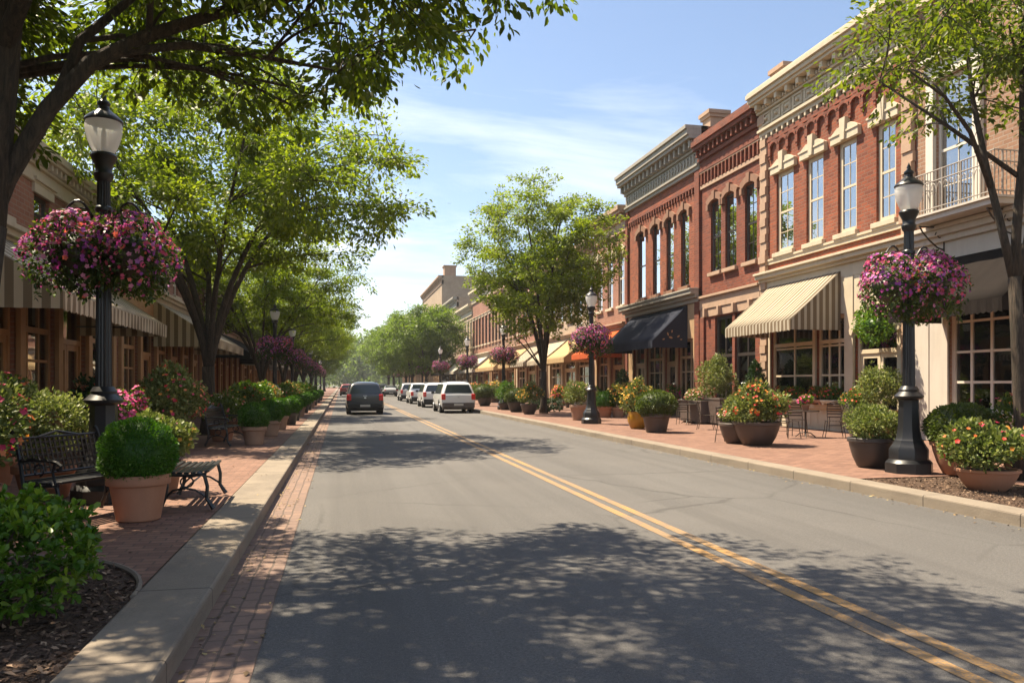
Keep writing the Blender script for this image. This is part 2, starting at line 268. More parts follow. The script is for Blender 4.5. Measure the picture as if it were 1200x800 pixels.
# ------------------------------------------------------------------ mesh helpers
class MB:
    def __init__(s): s.v = []; s.f = []; s.mi = []
    def add(s, vs, fs, mi=0):
        b = len(s.v); s.v += [tuple(p) for p in vs]; s.f += [tuple(i + b for i in q) for q in fs]; s.mi += [mi] * len(fs); return s
    def box(s, x0, x1, y0, y1, z0, z1, mi=0):
        return s.add([(x0, y0, z0), (x1, y0, z0), (x1, y1, z0), (x0, y1, z0), (x0, y0, z1), (x1, y0, z1), (x1, y1, z1), (x0, y1, z1)],
                     [(0, 3, 2, 1), (4, 5, 6, 7), (0, 1, 5, 4), (1, 2, 6, 5), (2, 3, 7, 6), (3, 0, 4, 7)], mi)
    def beam(s, a, b, wd, th, up=(0, 0, 1), mi=0):
        a = Vector(a); b = Vector(b); d = (b - a).normalized(); u = Vector(up); r = d.cross(u)
        if r.length < 1e-4: r = d.cross(Vector((0, 1, 0)))
        r.normalize(); u = r.cross(d); r *= wd / 2; u *= th / 2
        return s.add([a - r - u, a + r - u, a + r + u, a - r + u, b - r - u, b + r - u, b + r + u, b - r + u], [(0, 1, 2, 3), (7, 6, 5, 4), (0, 4, 5, 1), (1, 5, 6, 2), (2, 6, 7, 3), (3, 7, 4, 0)], mi)
    def quad(s, a, b, c, d, mi=0): return s.add([a, b, c, d], [(0, 1, 2, 3)], mi)
    def tube(s, pts, rad, n=8, mi=0, cap=True):
        pts = [Vector(p) for p in pts]; k = len(pts)
        if isinstance(rad, (int, float)): rad = [rad] * k
        t = (pts[1] - pts[0]).normalized(); r = t.orthogonal().normalized(); vs = []
        for i, p in enumerate(pts):
            tt = ((pts[min(i + 1, k - 1)] - pts[max(i - 1, 0)])); tt = tt.normalized() if tt.length > 1e-9 else t
            r = (r - tt * r.dot(tt)); r = r.normalized() if r.length > 1e-6 else tt.orthogonal().normalized(); q = tt.cross(r)
            for j in range(n):
                a = 2 * math.pi * j / n; vs.append(p + (r * math.cos(a) + q * math.sin(a)) * rad[i])
        fs = [(i * n + j, i * n + (j + 1) % n, (i + 1) * n + (j + 1) % n, (i + 1) * n + j) for i in range(k - 1) for j in range(n)]
        if cap: fs += [tuple(range(n))[::-1], tuple(range((k - 1) * n, k * n))]
        return s.add(vs, fs, mi)
    def lathe(s, prof, n=24, c=(0, 0, 0), mi=0, rot=0, flute=0):
        vs = []; 
        for r, z in prof:
            for j in range(n):
                a = 2 * math.pi * j / n + rot; rr = r * (1 - flute * (j % 2)); vs.append((c[0] + rr * math.cos(a), c[1] + rr * math.sin(a), c[2] + z))
        k = len(prof); fs = [(i * n + j, i * n + (j + 1) % n, (i + 1) * n + (j + 1) % n, (i + 1) * n + j) for i in range(k - 1) for j in range(n)]
        fs += [tuple(range(n))[::-1], tuple(range((k - 1) * n, k * n))]
        return s.add(vs, fs, mi)
    def prism(s, poly, x0, x1, mi=0):          # polygon in (y,z), extruded along x
        n = len(poly); vs = [(x0, y, z) for y, z in poly] + [(x1, y, z) for y, z in poly]
        return s.add(vs, [tuple(range(n)), tuple(range(2 * n - 1, n - 1, -1))] + [(i, (i + 1) % n + 0, (i + 1) % n + n, i + n)[::-1] for i in range(n)], mi)
    def extr(s, prof, y0, y1, mi=0):            # profile in (x,z), extruded along y
        n = len(prof); vs = [(x, y0, z) for x, z in prof] + [(x, y1, z) for x, z in prof]
        return s.add(vs, [tuple(range(n))[::-1], tuple(range(n, 2 * n))] + [(i, (i + 1) % n, (i + 1) % n + n, i + n) for i in range(n)], mi)
    def build(s, name, mats, parent=None, loc=(0, 0, 0), smooth=False, bevel=0):
        me = bpy.data.meshes.new(name); me.from_pydata(s.v, [], s.f); me.validate(clean_customdata=False)
        mats = mats if isinstance(mats, (list, tuple)) else [mats]
        for q in mats: me.materials.append(q)
        if len(mats) > 1 and len(me.polygons) == len(s.mi): me.polygons.foreach_set('material_index', s.mi)
        if smooth: me.polygons.foreach_set('use_smooth', [True] * len(me.polygons))
        me.update(); o = link(name, me, parent, loc)
        if smooth == 'auto':
            try: me.set_sharp_from_angle(angle=R(35))
            except Exception: pass
        if bevel:
            b = o.modifiers.new('bevel', 'BEVEL'); b.width = bevel; b.segments = 2; b.limit_method = 'ANGLE'; b.angle_limit = R(40)
        return o
def link(name, me, parent=None, loc=(0, 0, 0)):
    o = bpy.data.objects.new(name, me); COL.objects.link(o); o.location = loc
    if parent: o.parent = parent
    return o
def tag(o, label=None, cat=None, group=None, kind=None):
    if label: o['label'] = label
    if cat: o['category'] = cat
    if group: o['group'] = group
    if kind: o['kind'] = kind
    return o
def thing(name, loc, label, cat, group=None, rz=0):
    o = link(name, None, None, loc); o.rotation_euler = (0, 0, rz); o.empty_display_size = .2; return tag(o, label, cat, group)
KIDS = {}
def clone(root, loc, rz=0, scl=1, label=None, name=None, group=None):
    r = root.copy(); COL.objects.link(r); r.location = loc; r.rotation_euler = (0, 0, rz)
    r.scale = scl if isinstance(scl, tuple) else (scl, scl, scl)
    if label: r['label'] = label
    if group: r['group'] = group
    def rec(a, b):
        for ch in kids(a):
            c = ch.copy(); COL.objects.link(c); c.parent = b; rec(ch, c)
    rec(root, r); return r
def kids(o): return [q for q in COL.objects if q.parent is o] if o.name not in KIDS else KIDS[o.name]
def freeze(o):
    KIDS[o.name] = [q for q in COL.objects if q.parent is o]
    for q in KIDS[o.name]: freeze(q)
    return o

def raw_mesh(name, V, Fc, mat, tint=None, smooth=False):
    V = np.ascontiguousarray(V, dtype=np.float32); Fc = np.ascontiguousarray(Fc, dtype=np.int32); k = Fc.shape[1]
    me = bpy.data.meshes.new(name); me.vertices.add(len(V)); me.vertices.foreach_set('co', V.ravel()); me.loops.add(Fc.size); me.loops.foreach_set('vertex_index', Fc.ravel())
    me.polygons.add(len(Fc)); me.polygons.foreach_set('loop_start', np.arange(0, Fc.size, k, dtype=np.int32)); me.polygons.foreach_set('loop_total', np.full(len(Fc), k, dtype=np.int32))
    if smooth: me.polygons.foreach_set('use_smooth', np.ones(len(Fc), dtype=bool))
    me.update(calc_edges=True)
    if tint is not None:
        at = me.attributes.new('tint', 'FLOAT', 'POINT'); at.data.foreach_set('value', np.ascontiguousarray(tint, dtype=np.float32))
    me.materials.append(mat); return me
def nrm(a): return a / (np.linalg.norm(a, axis=-1, keepdims=True) + 1e-9)
LEAF = (np.array([(0, 0, 0), (-.23, .34, .05), (-.19, .70, .03), (0, 1, -.10), (.19, .70, .03), (.23, .34, .05)], float), np.array([(0, 3, 2, 1), (0, 5, 4, 3)]))
LEAFR = (np.array([(0, 0, 0), (-.22, .45, .05), (-.24, .80, .05), (0, 1, -.04), (.24, .80, .05), (.22, .45, .05)], float), np.array([(0, 3, 2, 1), (0, 5, 4, 3)]))
LEAF4 = (np.array([(0, 0, 0), (-.26, .5, .05), (0, 1, -.06), (.26, .5, .05)], float), np.array([(0, 3, 2, 1)]))
NEEDLE = (np.array([(0, 0, 0), (-.10, .5, 0), (0, 1, 0), (.10, .5, 0)], float), np.array([(0, 3, 2, 1)]))
_p = [(0, 0, -.12)]
for _k in range(10):
    _a = 2 * math.pi * _k / 10; _r = .5 if _k % 2 == 0 else .34; _p.append((_r * math.cos(_a), _r * math.sin(_a), .05 if _k % 2 == 0 else .02))
FLOWER = (np.array(_p, float), np.array([(0, 1 + k, 1 + (k + 1) % 10, 1 + (k + 2) % 10) for k in range(0, 10, 2)]))
def scatter(rng, P, D, S, tpl, up=.5, face=False):
    """P points, D leaf axis, S sizes -> vertices and faces of separate little blades"""
    T, fc = tpl; n = len(P); D = nrm(D); rnd = rng.normal(size=(n, 3)); N = rnd * (1 - up) + np.array((0, 0, up * 2.0))
    if face: Zx = D; X = nrm(np.cross(Zx, rnd)); Y = np.cross(Zx, X)
    else: Y = D; N = N - (N * Y).sum(1, keepdims=True) * Y; Zx = nrm(N); X = np.cross(Y, Zx)
    S = S[:, None, None]; V = P[:, None, :] + S * (T[None, :, 0, None] * X[:, None, :] + T[None, :, 1, None] * Y[:, None, :] + T[None, :, 2, None] * Zx[:, None, :])
    Fc = fc[None] + (np.arange(n) * len(T))[:, None, None]
    return V.reshape(-1, 3), Fc.reshape(-1, fc.shape[1])
def blades(name, rng, P, D, S, tpl, mat, up=.5, face=False, tint=None, core=None):
    V, Fc = scatter(rng, P, D, S, tpl, up, face); k = len(tpl[0])
    t = np.clip(rng.normal(.45, .22, len(P)), 0, .999) if tint is None else tint
    T = np.repeat(t, k)
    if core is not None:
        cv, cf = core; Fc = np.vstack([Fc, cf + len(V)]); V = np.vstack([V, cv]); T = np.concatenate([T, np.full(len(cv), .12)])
    return raw_mesh(name, V, Fc, mat, T)
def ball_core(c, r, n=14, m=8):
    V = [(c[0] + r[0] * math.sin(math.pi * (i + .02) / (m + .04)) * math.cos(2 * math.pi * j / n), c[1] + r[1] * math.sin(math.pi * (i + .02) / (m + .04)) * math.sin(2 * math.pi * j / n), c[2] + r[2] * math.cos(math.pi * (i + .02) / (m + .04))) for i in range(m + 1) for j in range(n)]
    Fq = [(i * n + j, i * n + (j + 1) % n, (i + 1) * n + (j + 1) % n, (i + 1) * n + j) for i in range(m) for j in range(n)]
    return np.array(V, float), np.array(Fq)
def dirs(rng, n): return nrm(rng.normal(size=(n, 3)))
def shell(rng, n, lobes, lo=.82, hi=1.03):
    """points near the surfaces of several ellipsoids, none buried deep inside another"""
    P = []; D = []; w = np.array([l[1][0] * l[1][2] for l in lobes]); w = w / w.sum()
    while sum(map(len, P)) < n:
        i = rng.choice(len(lobes), n, p=w); C = np.array([lobes[k][0] for k in i]); Rr = np.array([lobes[k][1] for k in i]); d = dirs(rng, n); p = C + d * Rr * rng.uniform(lo, hi, (n, 1))
        ok = np.ones(n, bool)
        for c, r in lobes: ok &= ((((p - np.array(c)) / np.array(r)) ** 2).sum(1) > (lo * .92) ** 2)
        ok &= p[:, 2] > 0.01; P.append(p[ok]); D.append(d[ok])
    return np.vstack(P)[:n], np.vstack(D)[:n]
# ------------------------------------------------------------------ where things stand (measured off the photograph, in metres)
ZW = .15                                     # pavement level
def gp(px, py, z=ZW):
    d = F * (1.6 - z) / (py - 450); X = (px - 400) * CY * d / F; return (X, (d - X * SY) / CY, z)
FX, LX = 15.0, -6.3                          # facade planes, right and left
def fy(px, X=FX): d = F * X / (CY * (px - 400)); return (d - X * SY) / CY

# ================================================================== GROUND
def sheet(name, x0, x1, y0, y1, z, mat): return tag(MB().quad((x0, y0, z), (x1, y0, z), (x1, y1, z), (x0, y1, z)).build(name, mat), kind='structure')
KL, KR, YN, YF = -.9, 7.45, -14, 420
sheet('ground', -2500, 2500, -600, 4500, -.06, GROUND)
sheet('road', -1.0, KR + .1, YN, YF, 0, ASPH)
sheet('gutter_strip', KL, -.48, YN, YF, .004, GUTTER)
for x in (3.30, 3.53): sheet('centre_line', x, x + .115, YN, YF, .004, YELLOW)
def kerb(x0, x1, name):
    pr = [(x0, -.05), (x1, -.05), (x1, ZW), (x0, ZW)]
    o = MB().extr(pr, YN, YF).build(name, KERB, bevel=.022); return tag(o, kind='structure')
kerb(-1.4, KL, 'kerb'); kerb(KR, KR + .36, 'kerb')
# left pavement with the planting bed cut out of its near corner; right pavement with its planting bed
rng = np.random.default_rng(5)
def flat(name, poly, z, mat): return tag(MB().add([(x, y, z) for x, y in poly], [tuple(range(len(poly)))]).build(name, mat), kind='structure')
arc = [(-1.4 - 1.5 + 1.5 * math.sin(t), 5.9 + 1.6 * math.cos(t)) for t in np.linspace(math.pi / 2, 0, 14)]
bed_edge = arc + [(-4.6, 7.5)]
flat('sidewalk', [(-1.4, 5.9)] + [(-1.4, YF), (LX, YF), (LX, 7.5), (-4.6, 7.5)] + arc[::-1][:-1], ZW - .004, PAVE)
flat('planting_bed', [(-1.4, YN), (-1.4, 5.9)] + bed_edge[1:] + [(-4.6, YN)], ZW - .03, MULCH)
flat('sidewalk', [(-4.6, YN), (-4.6, 7.5), (LX, 7.5), (LX, YN)], ZW - .004, PAVE)
ed = MB(); ed.tube([(x, y, ZW - .012) for x, y in bed_edge], .022, 6); tag(ed.build('bed_edging', KERB), kind='structure')
RB = (KR + .36, 9.6, 3.0, 10.9)
flat('sidewalk', [(KR + .36, RB[3]), (FX, RB[3]), (FX, YF), (KR + .36, YF)], ZW - .004, PAVE)
flat('sidewalk', [(RB[1], YN), (FX, YN), (FX, RB[3]), (RB[1], RB[3])], ZW - .004, PAVE)
flat('planting_bed', [(RB[0], YN), (RB[1], YN), (RB[1], RB[3]), (RB[0], RB[3])], ZW - .02, MULCH)
def chips(name, n, x0, x1, y0, y1, z, s, mat, keep=None, flat_=.8):
    P = np.stack([rng.uniform(x0, x1, n), rng.uniform(y0, y1, n), rng.uniform(z, z + .012, n)], 1)
    if keep is not None: P = P[keep(P)]
    D = dirs(rng, len(P)); D[:, 2] *= .25; me = blades(name, rng, P, D, rng.uniform(.5, 1.2, len(P)) * s, LEAF4, mat, flat_, tint=rng.uniform(0, 1, len(P)) ** 1.6)
    return tag(link(name, me), kind='stuff')
def in_bed(P): return (P[:, 1] < 5.9) | ((((P[:, 0] + 2.9) / 1.5) ** 2 + ((P[:, 1] - 5.9) / 1.6) ** 2 < .97) | (P[:, 0] < -2.9))
tag(chips('mulch_chips', 16000, -4.5, -1.42, 2.6, 7.46, ZW - .028, .055, CHIP, in_bed, .65), 'brown shredded bark mulch covering the planting bed beside the kerb', 'mulch')
tag(chips('mulch_chips', 3500, RB[0] + .02, RB[1], 7.5, RB[3] - .03, ZW - .018, .05, CHIP), 'dark bark mulch in the bed under the right foreground tree', 'mulch')
tag(chips('fallen_leaves', 1500, KL + .01, -.45, 3, 40, .006, .055, DRYLEAF, lambda P: rng.uniform(size=len(P)) < np.exp(-(P[:, 0] + .9) * 5)), 'dry leaves scattered along the left brick gutter', 'leaf litter')
tag(chips('fallen_leaves', 3200, KR - .38, KR - .01, 5, 60, .006, .05, DRYLEAF, lambda P: rng.uniform(size=len(P)) < np.exp((P[:, 0] - KR) * 9)), 'dry leaves and grit along the foot of the right kerb', 'leaf litter')
tag(chips('fallen_leaves', 260, -5.8, -1.0, 6, 26, ZW, .05, DRYLEAF, lambda P: ~in_bed(P)), 'a few dry leaves lying on the left brick sidewalk', 'leaf litter')

# ================================================================== BUILDINGS
def wall_holes(b, W, H, holes, reveal=.22, mi=0):
    us = sorted({0, W} | {u for h in holes for u in h[:2]}); zs = sorted({0, H} | {z for h in holes for z in h[2:4]})
    for i in range(len(us) - 1):
        for j in range(len(zs) - 1):
            um, zm = (us[i] + us[i + 1]) / 2, (zs[j] + zs[j + 1]) / 2
            if any(h[0] < um < h[1] and h[2] < zm < h[3] for h in holes): continue
            b.quad((0, us[i], zs[j]), (0, us[i + 1], zs[j]), (0, us[i + 1], zs[j + 1]), (0, us[i], zs[j + 1]), mi)
    for u0, u1, z0, z1 in [h[:4] for h in holes]:
        x = -reveal
        b.quad((0, u0, z0), (0, u0, z1), (x, u0, z1), (x, u0, z0), mi); b.quad((0, u1, z0), (x, u1, z0), (x, u1, z1), (0, u1, z1), mi)
        b.quad((0, u0, z1), (0, u1, z1), (x, u1, z1), (x, u0, z1), mi); b.quad((0, u0, z0), (x, u0, z0), (x, u1, z0), (0, u1, z0), mi)
def arch_poly(u0, u1, z0, rise, th, ear=0):
    """segmental arch band in (u,z)"""
    w = u1 - u0; c = (u0 + u1) / 2; rr = (w * w / 4 + rise * rise) / (2 * rise); a = math.asin(min(1, w / 2 / rr)); zc = z0 + rise - rr; n = 10
    inn = [(c + rr * math.sin(t), zc + rr * math.cos(t)) for t in np.linspace(-a, a, n)]; out = [(c + (rr + th) * math.sin(t), zc + (rr + th) * math.cos(t)) for t in np.linspace(a, -a, n)]
    if ear: out = [(u1 + ear, z0 + .0), (u1 + ear, out[0][1])] + out[1:-1] + [(u0 - ear, out[-1][1]), (u0 - ear, z0)]
    return inn, out
def arch_band(b, u0, u1, z0, rise, th, x0, x1, mi=0):
    inn, out = arch_poly(u0, u1, z0, rise, th); out = out[::-1]
    for i in range(len(inn) - 1): b.prism([inn[i], inn[i + 1], out[i + 1], out[i]][::-1], x0, x1, mi)
def window(bd, u0, u1, z0, z1, fm, hood=None, hm=None, sill=None, sm=None, muntin=1, curtain=True, arch=.0, label=None, fw=.085):
    """double-hung sash in its reveal: window > pane, sill, hood, curtain"""
    b = MB(); x = -.11
    b.box(x - .05, x + .03, u0, u0 + fw, z0, z1); b.box(x - .05, x + .03, u1 - fw, u1, z0, z1); b.box(x - .05, x + .03, u0 + fw, u1 - fw, z1 - fw, z1); b.box(x - .05, x + .04, u0 + fw, u1 - fw, z0, z0 + fw)
    zm = (z0 + z1) / 2; b.box(x - .03, x + .022, u0 + fw, u1 - fw, zm - .035, zm + .035); a0, a1 = u0 + fw, u1 - fw
    for k in range(muntin):
        uu = a0 + (a1 - a0) * (k + 1) / (muntin + 1); b.box(x - .02, x + .014, uu - .011, uu + .011, z0 + fw, zm - .035); b.box(x - .02, x + .014, uu - .011, uu + .011, zm + .035, z1 - fw)
    if muntin:
        for q in ((z0 + zm) / 2, (z1 + zm) / 2): b.box(x - .018, x + .012, a0, a1, q - .013, q + .013)
    if arch:                                    # filler under a segmental arch
        inn, _ = arch_poly(u0, u1, z1 - arch, arch, .1); b.prism(([(u0, z1 + .005)] + inn + [(u1, z1 + .005)])[::-1], x - .04, x + .06)
    o = b.build('window', fm, bd)
    if label: o['label'] = label
    MB().box(x - .008, x, u0 + fw * .6, u1 - fw * .6, z0 + fw * .6, z1 - fw * .6).build('pane', UPGLASS, o)
    if curtain:
        c = MB(); n = 9; dep = x - .075
        for s0, s1 in ((u0, u0 + (u1 - u0) * curtain * .42), (u1 - (u1 - u0) * curtain * .42, u1)):
            for k in range(n):
                p0, p1 = s0 + (s1 - s0) * k / n, s0 + (s1 - s0) * (k + 1) / n; d0, d1 = dep + .03 * (k % 2), dep + .03 * ((k + 1) % 2)
                c.quad((d0, p0, z0), (d1, p1, z0), (d1, p1, z1), (d0, p0, z1))
        c.box(dep - .06, dep - .04, u0, u1, z1 - (z1 - z0) * .28, z1)
        c.build('curtain', CURTAIN, o)
    if sill: MB().box(-.05, .13, u0 - .1, u1 + .1, z0 - .15, z0 + .0).build('sill', sm, o, bevel=.012)
    if hood == 'arch':
        h = MB(); arch_band(h, u0 - .10, u1 + .10, z1 - .12, .20, .26, -.02, .11); c = (u0 + u1) / 2
        h.prism([(c - .09, z1 + .05), (c + .09, z1 + .05), (c + .13, z1 + .42), (c - .13, z1 + .42)][::-1], .0, .15)
        for s0 in (u0 - .22, u1 + .04): h.box(-.02, .13, s0, s0 + .18, z1 - .30, z1 - .06)
        h.build('hood', hm, o)
    if hood == 'stone':
        c = (u0 + u1) / 2; h = MB()
        h.prism([(u0 - .22, z1 - .02), (u1 + .22, z1 - .02), (u1 + .22, z1 + .26), (c + .34, z1 + .44), (c - .34, z1 + .44), (u0 - .22, z1 + .26)][::-1], -.03, .13)
        h.prism([(c - .10, z1 - .01), (c + .10, z1 - .01), (c + .15, z1 + .66), (c - .15, z1 + .66)][::-1], .0, .19)
        h.box(.13, .16, u0 - .26, u1 + .26, z1 + .20, z1 + .27); h.build('hood', hm, o, bevel=.01)
    if hood == 'flat':
        h = MB(); h.box(-.02, .06, u0 - .12, u1 + .12, z1, z1 + .24); h.box(-.02, .12, u0 - .17, u1 + .17, z1 + .24, z1 + .31); h.build('hood', hm, o)
    return o
def shop_bay(bd, u0, u1, z0, z1, fm, nu=3, nz=3, stall=None, sm=None, transom=None):
    b = MB(); x = -.14; fw = .11
    b.box(x - .06, x + .05, u0, u0 + fw, z0, z1); b.box(x - .06, x + .05, u1 - fw, u1, z0, z1); b.box(x - .06, x + .05, u0 + fw, u1 - fw, z1 - fw, z1); b.box(x - .06, x + .08, u0 + fw, u1 - fw, z0, z0 + fw)
    for k in range(1, nu): uu = u0 + (u1 - u0) * k / nu; b.box(x - .035, x + .03, uu - .035, uu + .035, z0 + fw, z1 - fw)
    for k in range(1, nz): q = z0 + (z1 - z0) * k / nz; b.box(x - .03, x + .024, u0 + fw, u1 - fw, q - .03, q + .03)
    if transom: b.box(x - .05, x + .045, u0 + fw, u1 - fw, transom - .06, transom + .06)
    o = b.build('shop_window', fm, bd); MB().box(x - .008, x, u0 + .05, u1 - .05, z0 + .05, z1 - .05).build('pane', SHOPGLASS, o)
    return o
def door(bd, u0, u1, z0, z1, fm, double=False, transom=2.55):
    b = MB(); x = -.16; fw = .1
    b.box(x - .06, x + .06, u0, u0 + fw, z0, z1); b.box(x - .06, x + .06, u1 - fw, u1, z0, z1); b.box(x - .06, x + .06, u0 + fw, u1 - fw, z1 - fw, z1)
    if transom < z1 - .3: b.box(x - .06, x + .06, u0 + fw, u1 - fw, transom, transom + .12)
    leafs = [(u0 + fw, u1 - fw)] if not double else [(u0 + fw, (u0 + u1) / 2 - .01), ((u0 + u1) / 2 + .01, u1 - fw)]
    top = transom if transom < z1 - .3 else z1 - fw
    for a, c in leafs:
        for bx in ((a, a + .12, z0, top), (c - .12, c, z0, top), (a + .12, c - .12, top - .14, top), (a + .12, c - .12, z0, z0 + .45), (a + .12, c - .12, z0 + 1.05, z0 + 1.15)): b.box(x - .03, x + .02, *bx)
    o = b.build('door', fm, bd); MB().box(x - .012, x - .004, u0 + .05, u1 - .05, z0 + .4, z1 - .05).build('pane', SHOPGLASS, o)
    h = MB(); a, c = leafs[-1]; h.tube([(x + .02, a + .07, z0 + .95), (x + .07, a + .07, z0 + .98), (x + .07, a + .07, z0 + 1.3), (x + .02, a + .07, z0 + 1.33)], .014, 6); h.build('handle', IRONB, o); return o
def awning(bd, u0, u1, zt, zf, proj, val, mat, label=None, drop=None, scallop=.16):
    b = MB(); x0 = .06; n = max(6, int((u1 - u0) / .5)); sag = .05
    rows = 5; V = []
    for i in range(n + 1):
        for j in range(rows + 1):
            s = j / rows; V.append((x0 + (proj - x0) * s, u0 + (u1 - u0) * i / n, zt + (zf - zt) * s - sag * math.sin(math.pi * s) * (.55 + .45 * math.cos(math.pi * i / 1.0)) * .9))
    b.add(V, [(i * (rows + 1) + j, i * (rows + 1) + j + 1, (i + 1) * (rows + 1) + j + 1, (i + 1) * (rows + 1) + j) for i in range(n) for j in range(rows)])
    o = b.build('awning', mat, bd, smooth=True)
    md = o.modifiers.new('cloth_thickness', 'SOLIDIFY'); md.thickness = .012; md.offset = 0
    if label: o['label'] = label
    v = MB(); k = max(8, int((u1 - u0) / (scallop / 2)))
    for i in range(k):
        a, c = u0 + (u1 - u0) * i / k, u0 + (u1 - u0) * (i + 1) / k; za = zf - val - (.035 if i % 2 else 0); zc = zf - val - (.035 if (i + 1) % 2 else 0)
        xa, xc = proj + .012 * math.sin(i * 1.7), proj + .012 * math.sin((i + 1) * 1.7)
        v.quad((proj + .004, a, zf), (xa, a, za), (xc, c, zc), (proj + .004, c, zf))
    v = v.build('valance', mat, o); q = v.modifiers.new('cloth_thickness', 'SOLIDIFY'); q.thickness = .01; q.offset = 0
    for u in (u0, u1):
        s = MB(); s.add([(x0, u, zt), (proj, u, zf), (proj, u, zf - val), (x0, u, zf - val)], [(0, 1, 2, 3)]); s = s.build('side_panel', mat, o); q = s.modifiers.new('cloth_thickness', 'SOLIDIFY'); q.thickness = .01; q.offset = 0
    fr = MB()
    for u in (u0 + .04, u1 - .04): fr.tube([(.0, u, zf - .05), (proj - .03, u, zf - .05)], .018, 6); fr.tube([(.03, u, zt - .05), (proj - .03, u, zf - .05)], .018, 6)
    fr.tube([(proj - .03, u0 + .03, zf - .05), (proj - .03, u1 - .03, zf - .05)], .02, 6); fr.build('frame', IRONB, o); return o
def cornice(bd, name, W, steps, mat, blocks=(), u0=0, ret=.3, label=None, extra=None):
    """steps: (z0, z1, projection); blocks: (z0, z1, projection, width, pitch) are dentils and brackets"""
    b = MB()
    for i, (z0, z1, p) in enumerate(steps): b.box(-ret, p, u0 - min(p, .0), W, z0, z1)
    for z0, z1, p, w, pt in blocks:
        n = max(1, int((W - u0) / pt)); q = (W - u0) / n
        for k in range(n): c = u0 + (k + .5) * q; b.box(-.05, p, c - w / 2, c + w / 2, z0, z1)
    if extra: extra(b)
    o = b.build(name, mat, bd, bevel=.012)
    if label: o['label'] = label
    return o
def chimney(bd, u, x, z0, z1, w, mat):
    b = MB(); b.box(x - w / 2, x + w / 2, u - w / 2, u + w / 2, z0, z1 - .3); b.box(x - w / 2 - .08, x + w / 2 + .08, u - w / 2 - .08, u + w / 2 + .08, z1 - .3, z1 - .16); b.box(x - w / 2 - .14, x + w / 2 + .14, u - w / 2 - .14, u + w / 2 + .14, z1 - .16, z1)
    return b.build('chimney', mat, bd)
def shell_building(side, y0, y1, H, brick, holes, label, name='shop_building', group=None, depth=14, cat='building', ground_m=None):
    """the far end is u=0 on the right-hand side of the street; left-hand side counts from the near end"""
    W = y1 - y0 - .012
    bd = thing(name, (FX, y1 - .006, 0) if side > 0 else (LX, y0 + .006, 0), label, cat, group, math.pi if side > 0 else 0)
    b = MB(); wall_holes(b, W, H, holes); b.quad((0, 0, 0), (0, 0, H), (-depth, 0, H), (-depth, 0, 0)); b.quad((0, W, 0), (-depth, W, 0), (-depth, W, H), (0, W, H)); b.quad((-depth, 0, 0), (-depth, 0, H), (-depth, W, H), (-depth, W, 0))
    t = .3                                     # parapet thickness and its inside faces
    b.quad((0, 0, H), (0, W, H), (-t, W, H), (-t, 0, H)); b.quad((-t, 0, H), (-t, W, H), (-t, W, H - .7), (-t, 0, H - .7))
    b.build('wall', brick, bd)
    MB().quad((-t, 0.004, H - .7), (-depth, 0.004, H - .7), (-depth, W - .004, H - .7), (-t, W - .004, H - .7)).build('roof', ROOF, bd)
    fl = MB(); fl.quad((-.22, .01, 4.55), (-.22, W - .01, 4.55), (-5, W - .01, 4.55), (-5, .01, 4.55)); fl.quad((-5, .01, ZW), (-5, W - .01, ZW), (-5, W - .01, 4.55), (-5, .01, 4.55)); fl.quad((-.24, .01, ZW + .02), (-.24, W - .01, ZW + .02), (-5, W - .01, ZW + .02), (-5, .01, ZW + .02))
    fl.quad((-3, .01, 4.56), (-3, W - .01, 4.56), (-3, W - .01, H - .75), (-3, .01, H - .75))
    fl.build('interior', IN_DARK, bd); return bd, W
def display(bd, u0, u1, z0, seed, n=16):
    """goods on low shelves just behind the glass"""
    r = random.Random(seed); b = MB(); cols = [IN_WARM, mat_get('goods_red', (.35, .05, .03)), mat_get('goods_cream', (.62, .52, .38)), mat_get('goods_green', (.08, .16, .05)), mat_get('goods_ochre', (.5, .28, .06))]
    for z in (z0, z0 + .75, z0 + 1.5): b.box(-1.15, -.75 if z > z0 else -.4, u0, u1, z, z + .04)
    for k in (u0, u1 - .04): b.box(-1.13, -.8, k, k + .04, z0, z0 + 1.9)
    for k in range(n):
        z = z0 + .04 + .75 * r.choice((0, 0, 1, 2)); u = r.uniform(u0 + .15, u1 - .15); s = r.uniform(.06, .13); h = r.uniform(.12, .42); x = r.uniform(-1.02, -.86)
        if r.random() < .5: b.box(x - s, x + s, u - s, u + s, z, z + h, r.randrange(1, 5))
        else: b.lathe([(s * .7, 0), (s, h * .35), (s * .8, h * .7), (s * .3, h * .85), (s * .35, h)], 10, (x, u, z), r.randrange(1, 5))
    return b.build('window_display', cols, bd)
def mat_get(n, c): return MATS.get(n) or mat_paint(n, c, .5)

